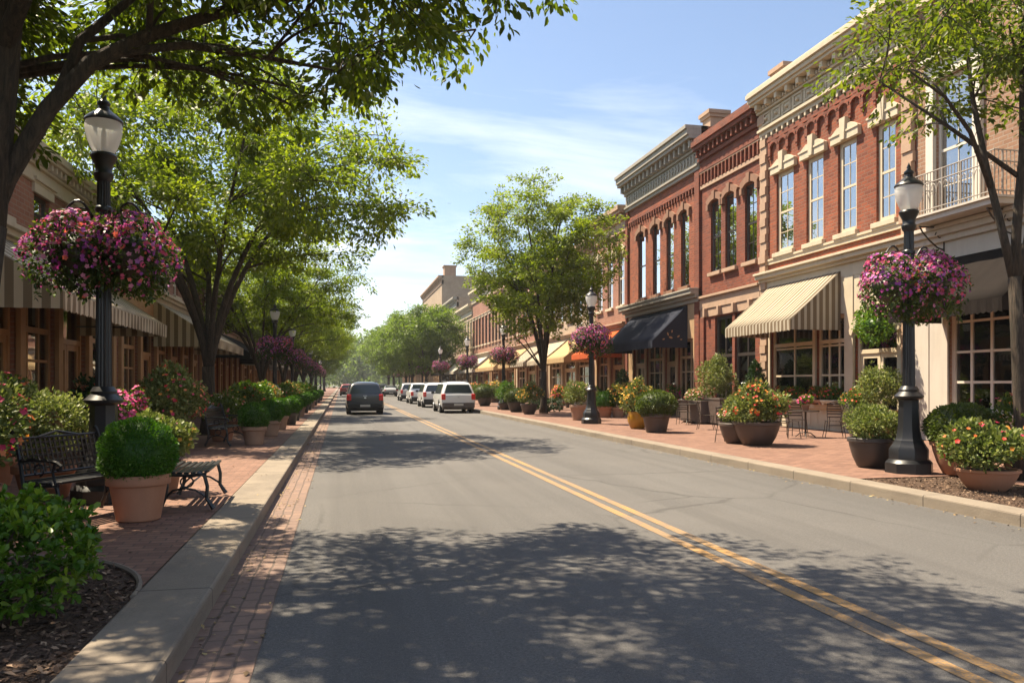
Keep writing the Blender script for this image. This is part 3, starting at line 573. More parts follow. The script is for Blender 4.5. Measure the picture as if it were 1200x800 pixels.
# ---- B: red brick building with the cream cornice
yb0, yb1 = fy(1074), fy(893); U = lambda px: yb1 - fy(px) - .006
WB = [(U(910), U(930)), (U(945), U(965)), (U(982), U(1004)), (U(1027), U(1050))]
Wb = yb1 - yb0 - .012; dz0 = ZW
holesB = [(a, b, 6.2, 9.0) for a, b in WB] + [(.62, U(954), .95, 3.75), (U(957), U(992), .95, 3.75), (U(1002), U(1054), ZW, 3.75)]
bB, W = shell_building(1, yb0, yb1, 12.0, BR_RED, holesB, 'red brick building with a cream stone cornice and cream hooded windows over a striped awning')
for k, (a, b) in enumerate(WB): window(bB, a, b, 6.2, 9.0, WD_CREAM, 'stone', ST_CREAM, True, ST_CREAM, 1, 1.05, fw=.14)
for u in (.0, Wb - .48):
    pil = MB()
    for k in range(38):
        z = ZW + k * .285; o_ = .10 + .035 * (k % 2) ; pil.box(-.02, o_, u + .02 + .03 * (k % 2), u + .46 - .03 * (k % 2), z, z + .272)
    pil.box(-.02, .2, u - .0, u + .48, 10.95, 11.25); pil.box(-.02, .17, u + .0, u + .48, 5.95, 6.2); pil.build('pilaster', ST_TAN, bB)
MB().box(-.03, .09, .5, Wb - .5, 5.98, 6.05).box(-.03, .06, .5, Wb - .5, 5.86, 5.98).build('sill_band', ST_CREAM, bB)
def exB(b):
    n = 11
    for k in range(n):                          # sunk ornamental panels of the frieze, each with a raised boss
        a = .3 + (Wb - .6) * k / n; c = a + (Wb - .6) / n - .14
        for q in ((a, c, 10.86, 10.92), (a, c, 11.22, 11.28), (a, a + .06, 10.92, 11.22), (c - .06, c, 10.92, 11.22)): b.box(.0, .185, *q)
        m_ = (a + c) / 2; b.lathe([(.001, -.08), (.09, -.04), (.10, .0), (.09, .04), (.001, .08)], 8, (.15, m_, 11.07)); b.box(.1, .17, a + .1, a + .15, 10.95, 11.19); b.box(.1, .17, c - .15, c - .1, 10.95, 11.19)
cornice(bB, 'cornice', Wb + .0, [(10.55, 10.68, .12), (10.68, 10.78, .22), (10.78, 11.34, .14), (11.34, 11.42, .24), (11.62, 11.72, .52), (11.72, 11.86, .60), (11.86, 12.02, .68), (12.02, 12.10, .62)], ST_CREAM,
        [(11.42, 11.62, .46, .17, .62), (11.42, 11.54, .30, .07, .16), (10.40, 10.56, .14, .10, .34)], extra=exB)
cb = MB(); n = 12
for k in range(n):                              # corbel table of little brick arches
    a = .55 + (Wb - 1.1) * k / n; wd = (Wb - 1.1) / n; cb.box(-.02, .09, a, a + .16, 9.72, 10.18); arch_band(cb, a + .14, a + wd + .02, 9.98, .14, .12, -.02, .10); cb.box(-.02, .07, a + .02, a + .12, 9.60, 9.72)
cb.box(-.02, .10, .5, Wb - .5, 10.22, 10.40); cb.build('corbel_table', BR_DRK, bB)
cornice(bB, 'shop_cornice', Wb, [(4.85, 5.25, .06), (5.25, 5.36, .16), (5.36, 5.5, .30), (5.5, 5.58, .38)], ST_CREAM)
sf = MB()                                       # painted timber and stone facing of the shopfront
sf.box(-.02, .05, .5, .62, ZW, 4.85); sf.box(-.02, .06, U(954), U(957), .95, 3.75); sf.box(-.02, .08, U(992), U(1002), ZW, 4.85); sf.box(-.02, .08, U(1054), Wb - .5, ZW, 4.85); sf.box(-.02, .045, .62, U(992), 3.75, 4.85); sf.box(-.02, .05, .62, U(992), ZW, .83); sf.box(-.02, .16, .55, U(992) + .03, .83, .95); sf.box(-.02, .05, U(1002), U(1054), 3.75, 4.85)
for u0, u1 in ((.72, U(952)), (U(959), U(990))): sf.box(.05, .065, u0, u1, .28, .34); sf.box(.05, .065, u0, u1, .70, .76); sf.box(.05, .065, u0, u0 + .06, .34, .70); sf.box(.05, .065, u1 - .06, u1, .34, .70)
arch_band(sf, U(1002) - .02, U(1054) + .02, 3.05, .66, .18, .05, .12)
sf.build('shopfront', ST_CREAM, bB)
shop_bay(bB, .62, U(954), .95, 3.75, WD_CREAM, 2, 3, transom=2.95); shop_bay(bB, U(957), U(992), .95, 3.75, WD_CREAM, 3, 3, transom=2.95)
door(bB, U(1002), U(1054), ZW, 3.75, WD_CREAM, True, 2.5)
sp2 = MB(); inn, _ = arch_poly(U(1002), U(1054), 3.05, .66, .1); sp2.prism(([(U(1002), 3.76)] + inn + [(U(1054), 3.76)])[::-1], -.10, .0); sp2.build('arch_spandrel', ST_CREAM, bB)
awning(bB, U(903), U(987), 5.05, 3.55, 1.75, .30, AW_CREAM, 'cream and tan striped awning with striped side panels')
chimney(bB, .5, -.75, 11, 13.0, .75, ST_TAN); display(bB, .8, U(950), ZW + .75, 3); display(bB, U(962), U(988), ZW + .75, 4)

# ---- A: brown brick building with balcony, at the right edge
ya0, ya1 = 7.0, yb0; U = lambda px: ya1 - fy(px) - .006; Wa = ya1 - ya0 - .012
wa = [(U(1097), U(1143)), (U(1097) + 3.1, U(1143) + 3.1), (U(1097) + 6.1, U(1143) + 6.1)]
uS = U(1112)
holesA = [(a, b, 5.75, 9.4) for a, b in wa] + [(uS, uS + 3.7, .9, 3.9), (uS + 4.1, uS + 5.5, ZW, 3.9), (uS + 5.8, Wa - .4, .9, 3.9)]
bA, W = shell_building(1, ya0, ya1, 13.2, BR_TAN, holesA, 'brown brick building at the right edge with an iron balcony and a brown awning')
for a, b in wa:
    window(bA, a, b, 5.75, 9.4, WD_WHITE, None, None, False, None, 1, .8)
    c = MB(); c.box(-.02, .10, a - .26, a - .003, 5.75, 9.4); c.box(-.02, .10, b + .003, b + .26, 5.75, 9.4); c.box(-.02, .12, a - .30, b + .30, 9.4, 9.85); c.box(-.02, .25, a - .42, b + .42, 9.85, 10.0); c.build('window_surround', WD_WHITE, bA)
cornice(bA, 'cornice', Wa, [(11.5, 11.7, .15), (11.7, 12.4, .1), (12.4, 12.6, .3), (12.8, 13.0, .6), (13.0, 13.25, .7)], ST_CREAM, [(12.6, 12.8, .5, .18, .6)])
cornice(bA, 'shop_cornice', Wa, [(4.45, 5.2, .05), (5.2, 5.35, .16), (5.35, 5.5, .28), (5.5, 5.6, .36)], ST_PALE)
sf = MB(); sf.box(-.02, .07, .02, .52, ZW, 4.45); sf.box(-.02, .13, .0, .56, ZW, .55); sf.box(-.02, .12, .0, .55, 4.1, 4.3); sf.box(-.02, .05, .52, uS, ZW, 4.45); sf.box(-.02, .045, uS, Wa, 3.9, 4.45); sf.box(-.02, .05, uS, uS + 3.7, ZW, .78); sf.box(-.02, .14, uS - .03, uS + 3.73, .78, .9); sf.box(-.02, .06, uS + 3.7, uS + 4.1, ZW, 3.9); sf.box(-.02, .06, uS + 5.5, uS + 5.8, ZW, 3.9); sf.box(-.02, .05, uS + 5.8, Wa, ZW, .9)
sf.build('shopfront', ST_PALE, bA)
shop_bay(bA, uS, uS + 3.7, .9, 3.9, WD_WHITE, 6, 4); door(bA, uS + 4.1, uS + 5.5, ZW, 3.9, WD_WHITE, True, 2.6); shop_bay(bA, uS + 5.8, Wa - .4, .9, 3.9, WD_WHITE, 4, 4)
awning(bA, U(1106), U(1106) + 3.5, 4.75, 3.42, 1.6, .28, AW_BROWN, 'faded brown awning over the gridded window'); display(bA, uS + .2, uS + 3.4, ZW + .7, 9, 22)
bl = MB(); q0, q1 = ya1 - 17.75, ya1 - 15.0; bl.box(.0, .85, q0, q1, 5.62, 5.75); bl.box(.0, .92, q0 - .05, q1 + .05, 5.75, 5.80); bal = bl.build('balcony', ST_PALE, bA)
rl = MB()
def railrun(p, q, n):
    for z in (5.9, 6.55, 6.8): rl.tube([(p[0], p[1], z), (q[0], q[1], z)], .018, 6)
    for k in range(n + 1):
        s = k / n; x, y = p[0] + (q[0] - p[0]) * s, p[1] + (q[1] - p[1]) * s; rl.tube([(x, y, 5.8), (x, y, 6.8)], .011 if k % 6 else .024, 5)
        if k < n and k % 2 == 0:
            s2 = (k + 2) / n; xx, yy = p[0] + (q[0] - p[0]) * min(1, s2), p[1] + (q[1] - p[1]) * min(1, s2); ps = []
            for t in np.linspace(0, math.pi, 7): f = .5 - .5 * math.cos(t); ps.append((x + (xx - x) * f, y + (yy - y) * f, 6.2 + .3 * math.sin(t)))
            rl.tube(ps, .009, 4)
railrun((.86, q0), (.86, q1), 28); railrun((.03, q0), (.86, q0), 8); railrun((.03, q1), (.86, q1), 8); rl.build('railing', IRONW, bal)
for u in (q0 + .3, q1 - .3):
    br = MB(); br.tube([(.06, u, 5.6), (.06, u, 4.95)], .022, 6); br.tube([(.06, u, 5.56), (.78, u, 5.56)], .022, 6); br.tube([(.08, u, 5.0), (.25, u, 5.05), (.48, u, 5.22), (.68, u, 5.42), (.76, u, 5.55)], .02, 6)
    br.tube([(.2 + .12 * math.cos(t) * (1 - t / 9), u, 5.36 + .12 * math.sin(t) * (1 - t / 9)) for t in np.linspace(0, 7, 18)], .013, 5); br.build('bracket', IRONB, bal)

# ---- C: dark red brick, three arched windows
yc0, yc1 = yb1, fy(822); U = lambda px: yc1 - fy(px) - .006; Wc = yc1 - yc0 - .012
wc = [(U(833), U(845)), (U(850), U(863)), (U(873), U(887))]
bays = [(U(838), U(858)), (U(861), U(887))]
bC, W = shell_building(1, yc0, yc1, 11.9, BR_DRK, [(a, b, 6.2, 9.1) for a, b in wc] + [(a, b, .7, 4.35) for a, b in bays], 'narrow dark red brick building with three arched windows between the grey and cream cornices')
for a, b in wc: window(bC, a, b, 6.2, 9.1, WD_DARK, 'arch', ST_BROWN, True, ST_TAN, 1, .7, .1)
cornice(bC, 'cornice', Wc, [(10.55, 10.7, .12), (10.7, 11.0, .08), (11.0, 11.15, .2), (11.45, 11.6, .42), (11.6, 11.82, .5), (11.82, 11.92, .46)], BR_DRK, [(11.15, 11.45, .34, .12, .36), (10.0, 10.5, .10, .1, .3)])
MB().box(-.02, .10, .0, Wc, 10.50, 10.55).box(-.02, .07, .0, Wc, 9.85, 10.0).build('string_course', ST_TAN, bC)
cornice(bC, 'shop_cornice', Wc, [(4.4, 4.75, .06), (4.75, 5.2, .10), (5.2, 5.3, .2)], ST_TAN, [(4.4, 4.75, .22, .16, 1.2)])
MB().box(-.02, .09, .0, .38, ZW, 4.4).build('pier', BR_DRK, bC); MB().box(-.02, .09, Wc - .32, Wc, ZW, 4.4).build('pier', BR_DRK, bC)
for a, b in bays: shop_bay(bC, a, b, .7, 4.35, WD_DARK, 2, 1, transom=2.75)
display(bC, bays[0][0] + .1, bays[1][1] - .1, ZW + .5, 12, 14)

# ---- D: brick with grey cornice and navy awning
yd0, yd1 = yc1, fy(735); U = lambda px: yd1 - fy(px) - .006; Wd = yd1 - yd0 - .012
wd = [(U(748), U(756.5)), (U(765), U(773.5)), (U(781), U(789.5)), (U(798), U(807.5))]
dh = [(1.0, 2.6, ZW, 3.6), (2.8, 4.9, .7, 3.6), (5.1, 6.4, ZW, 3.6), (6.6, Wd - .7, .7, 3.6)]
bD, W = shell_building(1, yd0, yd1, 12.6, BR_D, [(a, b, 5.95, 9.3) for a, b in wd] + dh, 'red brick building with a heavy grey cornice, two chimneys and a navy awning')
for a, b in wd: window(bD, a, b, 5.95, 9.3, WD_DARK, 'arch', ST_BROWN, True, ST_BROWN, 0, .6, .1)
def exD(b):
    n = 26
    for k in range(n): a = .25 + (Wd - .5) * k / n; b.box(.0, .16, a, a + .14, 11.15, 11.5); b.lathe([(.001, -.05), (.06, -.02), (.06, .02), (.001, .05)], 6, (.13, a + .24, 11.33))
cornice(bD, 'cornice', Wd, [(10.75, 10.9, .14), (10.9, 11.0, .22), (11.0, 11.6, .1), (11.6, 11.72, .2), (12.05, 12.2, .58), (12.2, 12.45, .66), (12.45, 12.62, .74)], ST_GREY, [(11.72, 12.05, .46, .16, .5), (11.72, 11.85, .3, .07, .17)], extra=exD)
MB().box(-.02, .10, .3, Wd - .3, 10.1, 10.22).build('corbel_table', BR_DRK, bD)
cornice(bD, 'brick_dentils', Wd - .3, [(10.22, 10.27, .06)], BR_DRK, [(9.86, 10.1, .09, .11, .3)], u0=.3)
cornice(bD, 'shop_cornice', Wd + .0, [(5.12, 5.3, .14), (5.3, 5.45, .3), (5.45, 5.62, .5), (5.62, 5.7, .55)], ST_GREY)
MB().box(-.02, .12, .0, .32, ZW, 10.75).build('pier', BR_DRK, bD); MB().box(-.02, .12, Wd - .45, Wd, ZW, 10.75).build('pier', BR_DRK, bD)
MB().box(-.02, .06, .35, .98, ZW, 5.1).box(-.02, .06, 2.6, 2.8, ZW, 3.6).box(-.02, .06, 4.9, 5.1, ZW, 3.6).box(-.02, .06, 6.4, 6.6, ZW, 3.6).box(-.02, .06, Wd - .7, Wd - .47, ZW, 3.6).box(-.02, .05, .98, Wd - .47, 3.6, 5.1).box(-.02, .05, 2.8, 4.9, ZW, .7).box(-.02, .05, 6.6, Wd - .7, ZW, .7).build('shopfront', WD_TAN, bD)
door(bD, *dh[0], WD_TAN, True); shop_bay(bD, *dh[1], WD_TAN, 3, 2, transom=2.8); door(bD, *dh[2], WD_TAN, False); shop_bay(bD, *dh[3], WD_TAN, 3, 2, transom=2.8)
aw = awning(bD, .9, yd1 - fy(807), 5.08, 3.5, 1.7, .3, AW_NAVY, 'navy blue awning with an ochre flourish on its end', scallop=.4)
fl = MB(); un = yd1 - fy(807); zc = 3.55; oc = mat_get('ochre_print', (.42, .22, .09))
for k, (x, z, s, a) in enumerate([(.75, 3.62, .20, .3), (.95, 3.72, .17, 1.2), (.55, 3.66, .15, 2.5), (1.12, 3.6, .13, -.4), (.8, 3.85, .14, 1.7), (.42, 3.56, .12, 3.0)]):
    c, s_ = math.cos(a), math.sin(a); pts = [(x + s * (c * p - s_ * q), un + .012, z + s * (s_ * p + c * q)) for p, q in ((0, 0), (.35, .22), (.8, .2), (1, 0), (.75, -.2), (.3, -.2))]; fl.add(pts, [tuple(range(6))])
fo = fl.build('printed_flourish', oc, aw); q = fo.modifiers.new('print_thickness', 'SOLIDIFY'); q.thickness = .004
chimney(bD, .55, -.7, 12, 13.15, .6, ST_GREY); chimney(bD, Wd - .6, -.9, 12, 13.4, .75, ST_TAN); display(bD, 2.9, 4.8, ZW + .5, 21, 10); display(bD, 6.7, Wd - .8, ZW + .5, 22, 10)

# ---- the rest of the right-hand row, and the left-hand row
def plain_building(side, y0, y1, H, brick, label, nw, wm, hood, hm, corn, aws, shopm, wz=(5.9, 8.9), cz=None, nb=None, curtain=.7, chim=(), wfrac=.5, parapet=None):
    W = y1 - y0 - .012; p = W / nw; wz0, wz1 = wz; wins = [(p * (k + .5) - p * wfrac / 2, p * (k + .5) + p * wfrac / 2, wz0, wz1) for k in range(nw)]
    nb = nb or max(2, int(W / 3.2)); q = (W - .8) / nb; shop = []
    for k in range(nb):
        a, c = .4 + k * q + .14, .4 + (k + 1) * q - .14
        shop.append((a, c, ZW if k % 2 else .65, 3.55))
    bd, W = shell_building(side, y0, y1, H, brick, wins + shop, label)
    for a, b, z0, z1 in wins: window(bd, a, b, z0, z1, wm, hood, hm, True, hm, 0 if side < 0 or y0 > 45 else 1, curtain, .1 if hood == 'arch' else 0)
    for k, h in enumerate(shop):
        if k % 2: door(bd, *h, shopm, True)
        else: shop_bay(bd, *h, shopm, 3, 2, transom=2.75)
    q_ = 1 if side > 0 else .55; pj = 1 if side > 0 else .6
    cornice(bd, 'cornice', W, [(H - 1.35 * q_, H - 1.2 * q_, .12 * pj), (H - 1.2 * q_, H - .75 * q_, .08 * pj), (H - .75 * q_, H - .65 * q_, .2 * pj), (H - .4 * q_, H - .25 * q_, .45 * pj), (H - .25 * q_, H + .02, .55 * pj)], corn, [(H - .65 * q_, H - .4 * q_, .36 * pj, .14 * pj, .5 * q_)])
    z = cz or 4.75; cornice(bd, 'shop_cornice', W, [(z - .3, z, .08), (z, z + .12, .2), (z + .12, z + .22, .3)], corn)
    po = MB()
    for k in range(nb + 1): c = .4 + k * q; po.box(-.02, .09, max(.01, c - .14), min(W - .01, c + .14), ZW, 3.55)
    po.box(-.02, .06, .0, W, 3.55, z - .3); po.build('shopfront', shopm, bd)
    for a in aws: awning(bd, *a)
    for c in chim: chimney(bd, *c)
    return bd
e0 = yd1; ee = [e0, 46.0, 57.0, 68.0, 80.0, 92.0, 105.0, 121.0, 150.0, 175, 200]
plain_building(1, ee[0], ee[1], 11.2, BR_ROSE, 'rose brick building with white arched windows and an orange awning beyond the grey cornice', 3, WD_WHITE, 'arch', ST_CREAM, ST_TAN, [(.4, 4.9, 4.6, 3.3, 1.6, .25, AW_ORANGE, 'orange awning')], WD_TAN)
plain_building(1, ee[1], ee[2], 10.4, BR_BUFF, 'buff brick building half hidden behind the round street tree', 5, WD_WHITE, 'flat', ST_CREAM, ST_TAN, [(.6, 5.2, 4.6, 3.2, 1.8, .25, AW_TAUPE, 'taupe striped awning'), (5.7, 10.4, 4.6, 3.2, 1.8, .25, AW_TAN, 'tan awning')], WD_CREAM)
plain_building(1, ee[2], ee[3], 11.0, BR_ROSE, 'rose brick building with two tan awnings beyond the round street tree', 5, WD_WHITE, 'flat', ST_CREAM, ST_TAN, [(.6, 5.2, 4.6, 3.2, 1.8, .25, AW_TAN, 'tan awning'), (5.7, 10.4, 4.6, 3.2, 1.8, .25, AW_CREAM, 'cream striped awning')], WD_CREAM)
plain_building(1, ee[3], ee[4], 10.6, BR_TAN, 'brown brick building with closely set dark windows and a golden awning', 7, WD_DARK, 'flat', ST_TAN, ST_TAN, [(.8, 10.5, 4.5, 3.1, 1.8, .25, AW_TAN, 'golden tan awning')], WD_TAN, wfrac=.62)
plain_building(1, ee[4], ee[5], 12.2, BR_ROSE, 'taller rose brick building with a pale awning in the far right row', 6, WD_DARK, 'flat', ST_CREAM, ST_CREAM, [(.8, 10.5, 4.5, 3.1, 1.8, .25, AW_PALE, 'pale awning')], WD_TAN, wfrac=.6)
plain_building(1, ee[5], ee[6], 11.0, BR_BUFF, 'low buff building with grey windows beside the far tree row', 6, WD_WHITE, 'flat', ST_CREAM, ST_CREAM, [(.8, 10.5, 4.5, 3.1, 1.8, .25, AW_PALE, 'pale awning')], WD_CREAM)
plain_building(1, ee[6], ee[7], 13.2, BR_BUFF, 'grey buff building with tall windows next to the tall tan block', 6, WD_DARK, 'flat', ST_GREY, ST_GREY, [(.8, 13.5, 4.5, 3.1, 1.8, .25, AW_BROWN, 'brown awning')], WD_DARK, wfrac=.65)
plain_building(1, ee[7], ee[8], 18.2, BR_BUFF, 'tall tan block rising above the far end of the right row', 9, WD_DARK, 'flat', ST_TAN, ST_TAN, [], WD_TAN, wz=(6.0, 9.5), chim=[(26.5, -1.5, 17, 20.0, 1.8, ST_TAN), (18, -5, 17, 18.9, .5, ST_TAN)])
plain_building(1, ee[8], ee[10], 10.5, BR_ROSE, 'last rose brick building at the end of the right row', 10, WD_DARK, 'flat', ST_TAN, ST_TAN, [], WD_TAN)
# left row: timber shopfronts under striped awnings
HL = 6.55
plain_building(-1, 4.0, 24.6, HL, BR_ROSE, 'brick building behind the near left lamp with timber shopfront and taupe striped awning', 9, WD_DARK, 'flat', ST_CREAM, ST_CREAM,
               [(9.6, 17.2, 4.36, 3.05, 2.05, .27, AW_TAUPE, 'taupe striped awning nearest the camera')], WD_OAK, wz=(4.82, 5.62), cz=4.42, nb=9, curtain=.4, wfrac=.4)
plain_building(-1, 24.6, 39.0, 6.9, BR_ROSE, 'brick building behind the left vase shaped tree with the second striped awning', 6, WD_WHITE, 'flat', ST_CREAM, ST_CREAM,
               [(4.4, 12.0, 4.45, 3.15, 2.1, .27, AW_TAUPE, 'second taupe striped awning')], WD_OAK, wz=(5.0, 5.9), cz=4.6, nb=6, wfrac=.4)
plain_building(-1, 39.0, 54.0, 6.9, BR_DRK, 'dark brick building in the left row with a brown awning', 6, WD_WHITE, 'flat', ST_TAN, ST_TAN, [(1.0, 13.5, 4.3, 3.1, 2.0, .25, AW_BROWN, 'brown awning')], WD_OAK, wz=(4.95, 5.9), cz=4.5, nb=6)
plain_building(-1, 54.0, 75.0, 7.1, BR_TAN, 'brown brick building in the left row with a pale awning', 8, WD_WHITE, 'flat', ST_TAN, ST_TAN, [(1.0, 19.5, 4.3, 3.1, 2.0, .25, AW_PALE, 'pale awning')], WD_OAK, wz=(4.95, 5.9), cz=4.5, nb=6)
plain_building(-1, 75.0, 110.0, 8.6, BR_ROSE, 'long rose brick building toward the far end of the left row', 12, WD_WHITE, 'flat', ST_TAN, ST_TAN, [(1.0, 33, 4.3, 3.1, 2.0, .25, AW_TAN, 'tan awning')], WD_OAK, wz=(4.95, 5.9), cz=4.5, nb=10)

# ================================================================== TREES
def bez(a, c, b, n): return [tuple((1 - t) ** 2 * a[i] + 2 * t * (1 - t) * c[i] + t * t * b[i] for i in range(3)) for t in np.linspace(0, 1, n)]
def tree_meshes(name, seed, stems, sample, n_sec, n_twig, lpt, leaf, spread, mat, tpl, hang=.25, twig_r=.011, extra_limbs=()):
    """stems: list of (points, radii); sample(rng,n): points in the crown. Returns trunk mesh builder and crown mesh"""
    rg = np.random.default_rng(seed); mb = MB(); nodes = []; rads = []
    for pts, rad in stems:
        mb.tube(pts, rad, 10)
        for p, r in list(zip(pts, rad))[len(pts) // 3:]: nodes.append(p); rads.append(r)
    N = np.array(nodes); Rd = np.array(rads); sec = []
    for t in sample(rg, n_sec) * np.array((1, 1, 1)):
        d = np.linalg.norm(N - t, axis=1) + np.where(N[:, 2] > t[2] - .2, 2.5 + 2 * (N[:, 2] - t[2]).clip(0), 0); k = int(d.argmin()); a = N[k]; L = np.linalg.norm(t - a)
        c = a * .45 + t * .55 + np.array((0, 0, .16 * L)) + rg.normal(size=3) * .06 * L; pts = bez(a, c, t, 7); r0 = min(Rd[k] * .6, .012 + .012 * L); mb.tube(pts, list(np.linspace(r0, .012, 7)), 6, cap=False)
        sec += [(p, .014) for p in pts[2:]]
    S = np.array([p for p, _ in sec]); P = []; D = []
    for t in sample(rg, n_twig):
        d = np.linalg.norm(S - t, axis=1); k = int(d.argmin()); a = S[k]; L = np.linalg.norm(t - a)
        if L > 2.6: t = a + (t - a) * 2.6 / L; L = 2.6
        if L < .5: t = a + nrm(rg.normal(size=3) * np.array((1, 1, .4)) + .8 * (t - a)) * .6; L = .6
        c = (a + t) / 2 + np.array((0, 0, .10 * L)) + rg.normal(size=3) * .05 * L; e = t - np.array((0, 0, hang * .5 * L)); pts = bez(a, c, e, 5); mb.tube(pts, list(np.linspace(twig_r, .003, 5)), 4, cap=False)
        n = int(lpt * rg.uniform(.5, 1.4)); u = rg.uniform(.15, 1.08, n); q = np.array(pts); ui = np.clip(u, 0, .999) * 4; i0 = ui.astype(int); fr = (ui - i0)[:, None]; base = q[i0] * (1 - fr) + q[i0 + 1] * fr
        ax = nrm(q[-1] - q[0]); off = rg.normal(size=(n, 3)) * spread * np.array((1, 1, .42)) * (.35 + .65 * np.sin(np.pi * np.clip(u, .05, .95)))[:, None]
        P.append(base + off); D.append(ax[None] * .7 + nrm(off) * .9 + rg.normal(size=(n, 3)) * .35 + np.array((0, 0, -hang)))
    P = np.vstack(P); D = np.vstack(D); cl = np.repeat(0, len(P)); tint = np.clip(rg.normal(.45, .2, len(P)) + .1 * np.sin(P[:, 0] * 2.1) * np.cos(P[:, 1] * 1.7), 0, 1)
    return mb, blades(name + '_crown', rg, P, D, rg.uniform(.5, 1.3, len(P)) * leaf, tpl, mat, .45, tint=tint)
def ellips(c, r, pw=2.3, lumps=9, seed=0, amp=.22, flatb=None):
    rr = np.random.default_rng(seed + 77); L = dirs(rr, lumps)
    def f(rg, n):
        out = []
        while len(out) < n:
            d = dirs(rg, 1)[0]; k = 1 - amp + amp * 2 * max(0, float((L @ d).max()) - .55) / .45 * .8; p = np.array(c) + d * np.array(r) * k * rg.uniform(0, 1) ** (1 / pw)
            if flatb is None or p[2] > flatb(p): out.append(p)
        return np.array(out)
    return f
def vase_stems(rg, fork, n, spreadr, top, r0, base_r, lean=(0, 0), multi=False):
    st = []
    if not multi: st.append(([(0, 0, -.05), (lean[0] * .1, lean[1] * .1, .4), (lean[0] * .4, lean[1] * .4, fork * .6), (lean[0], lean[1], fork)], [base_r * 1.35, base_r, base_r * .9, base_r * .85]))
    for k in range(n):
        a = 2 * math.pi * (k + rg.uniform(-.25, .25)) / n; rr = spreadr * rg.uniform(.55, 1.0); z = top * rg.uniform(.82, 1.0) - .25 * rr
        s = (lean[0], lean[1], fork * rg.uniform(.9, 1.0)) if not multi else (.16 * math.cos(a), .16 * math.sin(a), -.05)
        e = (rr * math.cos(a) + lean[0], rr * math.sin(a) + lean[1], z); c = (s[0] + rr * .18 * math.cos(a), s[1] + rr * .18 * math.sin(a), s[2] + (z - s[2]) * .55); pts = bez(s, c, e, 9)
        st.append((pts, list(np.linspace(r0 * rg.uniform(.85, 1.1), .028, 9))))
    return st
def put_tree(name, mb, crown, loc, label, group, rz=0, scl=1):
    t = thing(name, loc, label, 'tree', group, rz); t.scale = (scl,) * 3; mb.build('trunk', BARK, t, smooth=True); link('crown', crown, t); return freeze(t)
rg = np.random.default_rng(21)
# left vase-shaped tree (about 11 m) behind the lamp
sv = vase_stems(rg, 2.0, 7, 4.6, 9.4, .115, .205); mbV, crV = tree_meshes('vase', 3, sv, ellips((0, 0, 7.6), (5.9, 5.9, 3.7), 2.4, 11, 3, .24, lambda p: 4.9 + .12 * abs(p[0])), 78, 570, 128, .155, .27, LF_TREE, LEAF4)
TL = -3.55
vase = put_tree('street_tree', mbV, crV, (-3.75, 24.3, ZW), 'broad vase shaped street tree behind the near left lamp post', 'street trees along the left sidewalk', .6, .98)
lab = ['second leafy street tree of the left row, just past the big vase shaped one', 'third street tree of the left row, beyond the second left lamp', 'fourth street tree of the left row', 'fifth street tree of the left row, its crown above the dark car', 'farthest street tree of the left row']
for k, (y, s, rz) in enumerate([(39.5, .80, 2.1), (54, .78, 4.0), (68, .80, 1.2), (82, .80, 5.2), (104, .88, 3.0)]): clone(vase, (-3.7, y, ZW), rz, s, lab[k])
# right round-topped tree (about 12 m)
sv = vase_stems(rg, 2.1, 8, 2.9, 10.8, .10, .18); mbR, crR = tree_meshes('upright', 8, sv, ellips((0, 0, 7.6), (4.0, 4.0, 4.3), 2.3, 12, 5, .22, lambda p: 3.9 + .25 * math.hypot(p[0], p[1]) * 0), 66, 520, 125, .15, .25, LF_TREE, LEAF4)
gx, gy, _ = gp(637, 484); upr = put_tree('street_tree', mbR, crR, (gx, gy, ZW), 'round topped street tree standing alone on the right sidewalk', 'street trees along the right sidewalk', .3, .99)
lab = ['nearest tree of the far right clump beside the tall tan block', 'second tree of the far right clump', 'third tree of the far right clump', 'fourth tree of the far right clump', 'farthest tree of the right row above the parked cars']
mbF, crF = tree_meshes('far', 15, vase_stems(rg, 2.0, 6, 3.4, 8.6, .13, .22), ellips((0, 0, 6.6), (4.4, 4.4, 3.7), 2.5, 11, 9, .2), 40, 430, 105, .22, .36, LF_FAR, LEAF4)
far0 = put_tree('street_tree', mbF, crF, (9.6, 92, ZW), lab[0], 'trees of the far right clump', 0, 1.05)
for k, (x, y, s, rz) in enumerate([(9.0, 104, 1.08, 1.3), (9.4, 119, 1.1, 2.7), (8.8, 138, 1.15, 4.1), (9.2, 160, 1.2, 5.5)]): clone(far0, (x, y, ZW), rz, s, lab[k + 1])
for k, (x, y, s, rz) in enumerate([(-4, 130, 1.2, .4), (-3.4, 165, 1.3, 2.0)]): clone(far0, (x, y, ZW), rz, s, ['hazy tree at the far left end of the street', 'last hazy tree on the left before the wooded end of the street'][k], group='street trees along the left sidewalk')
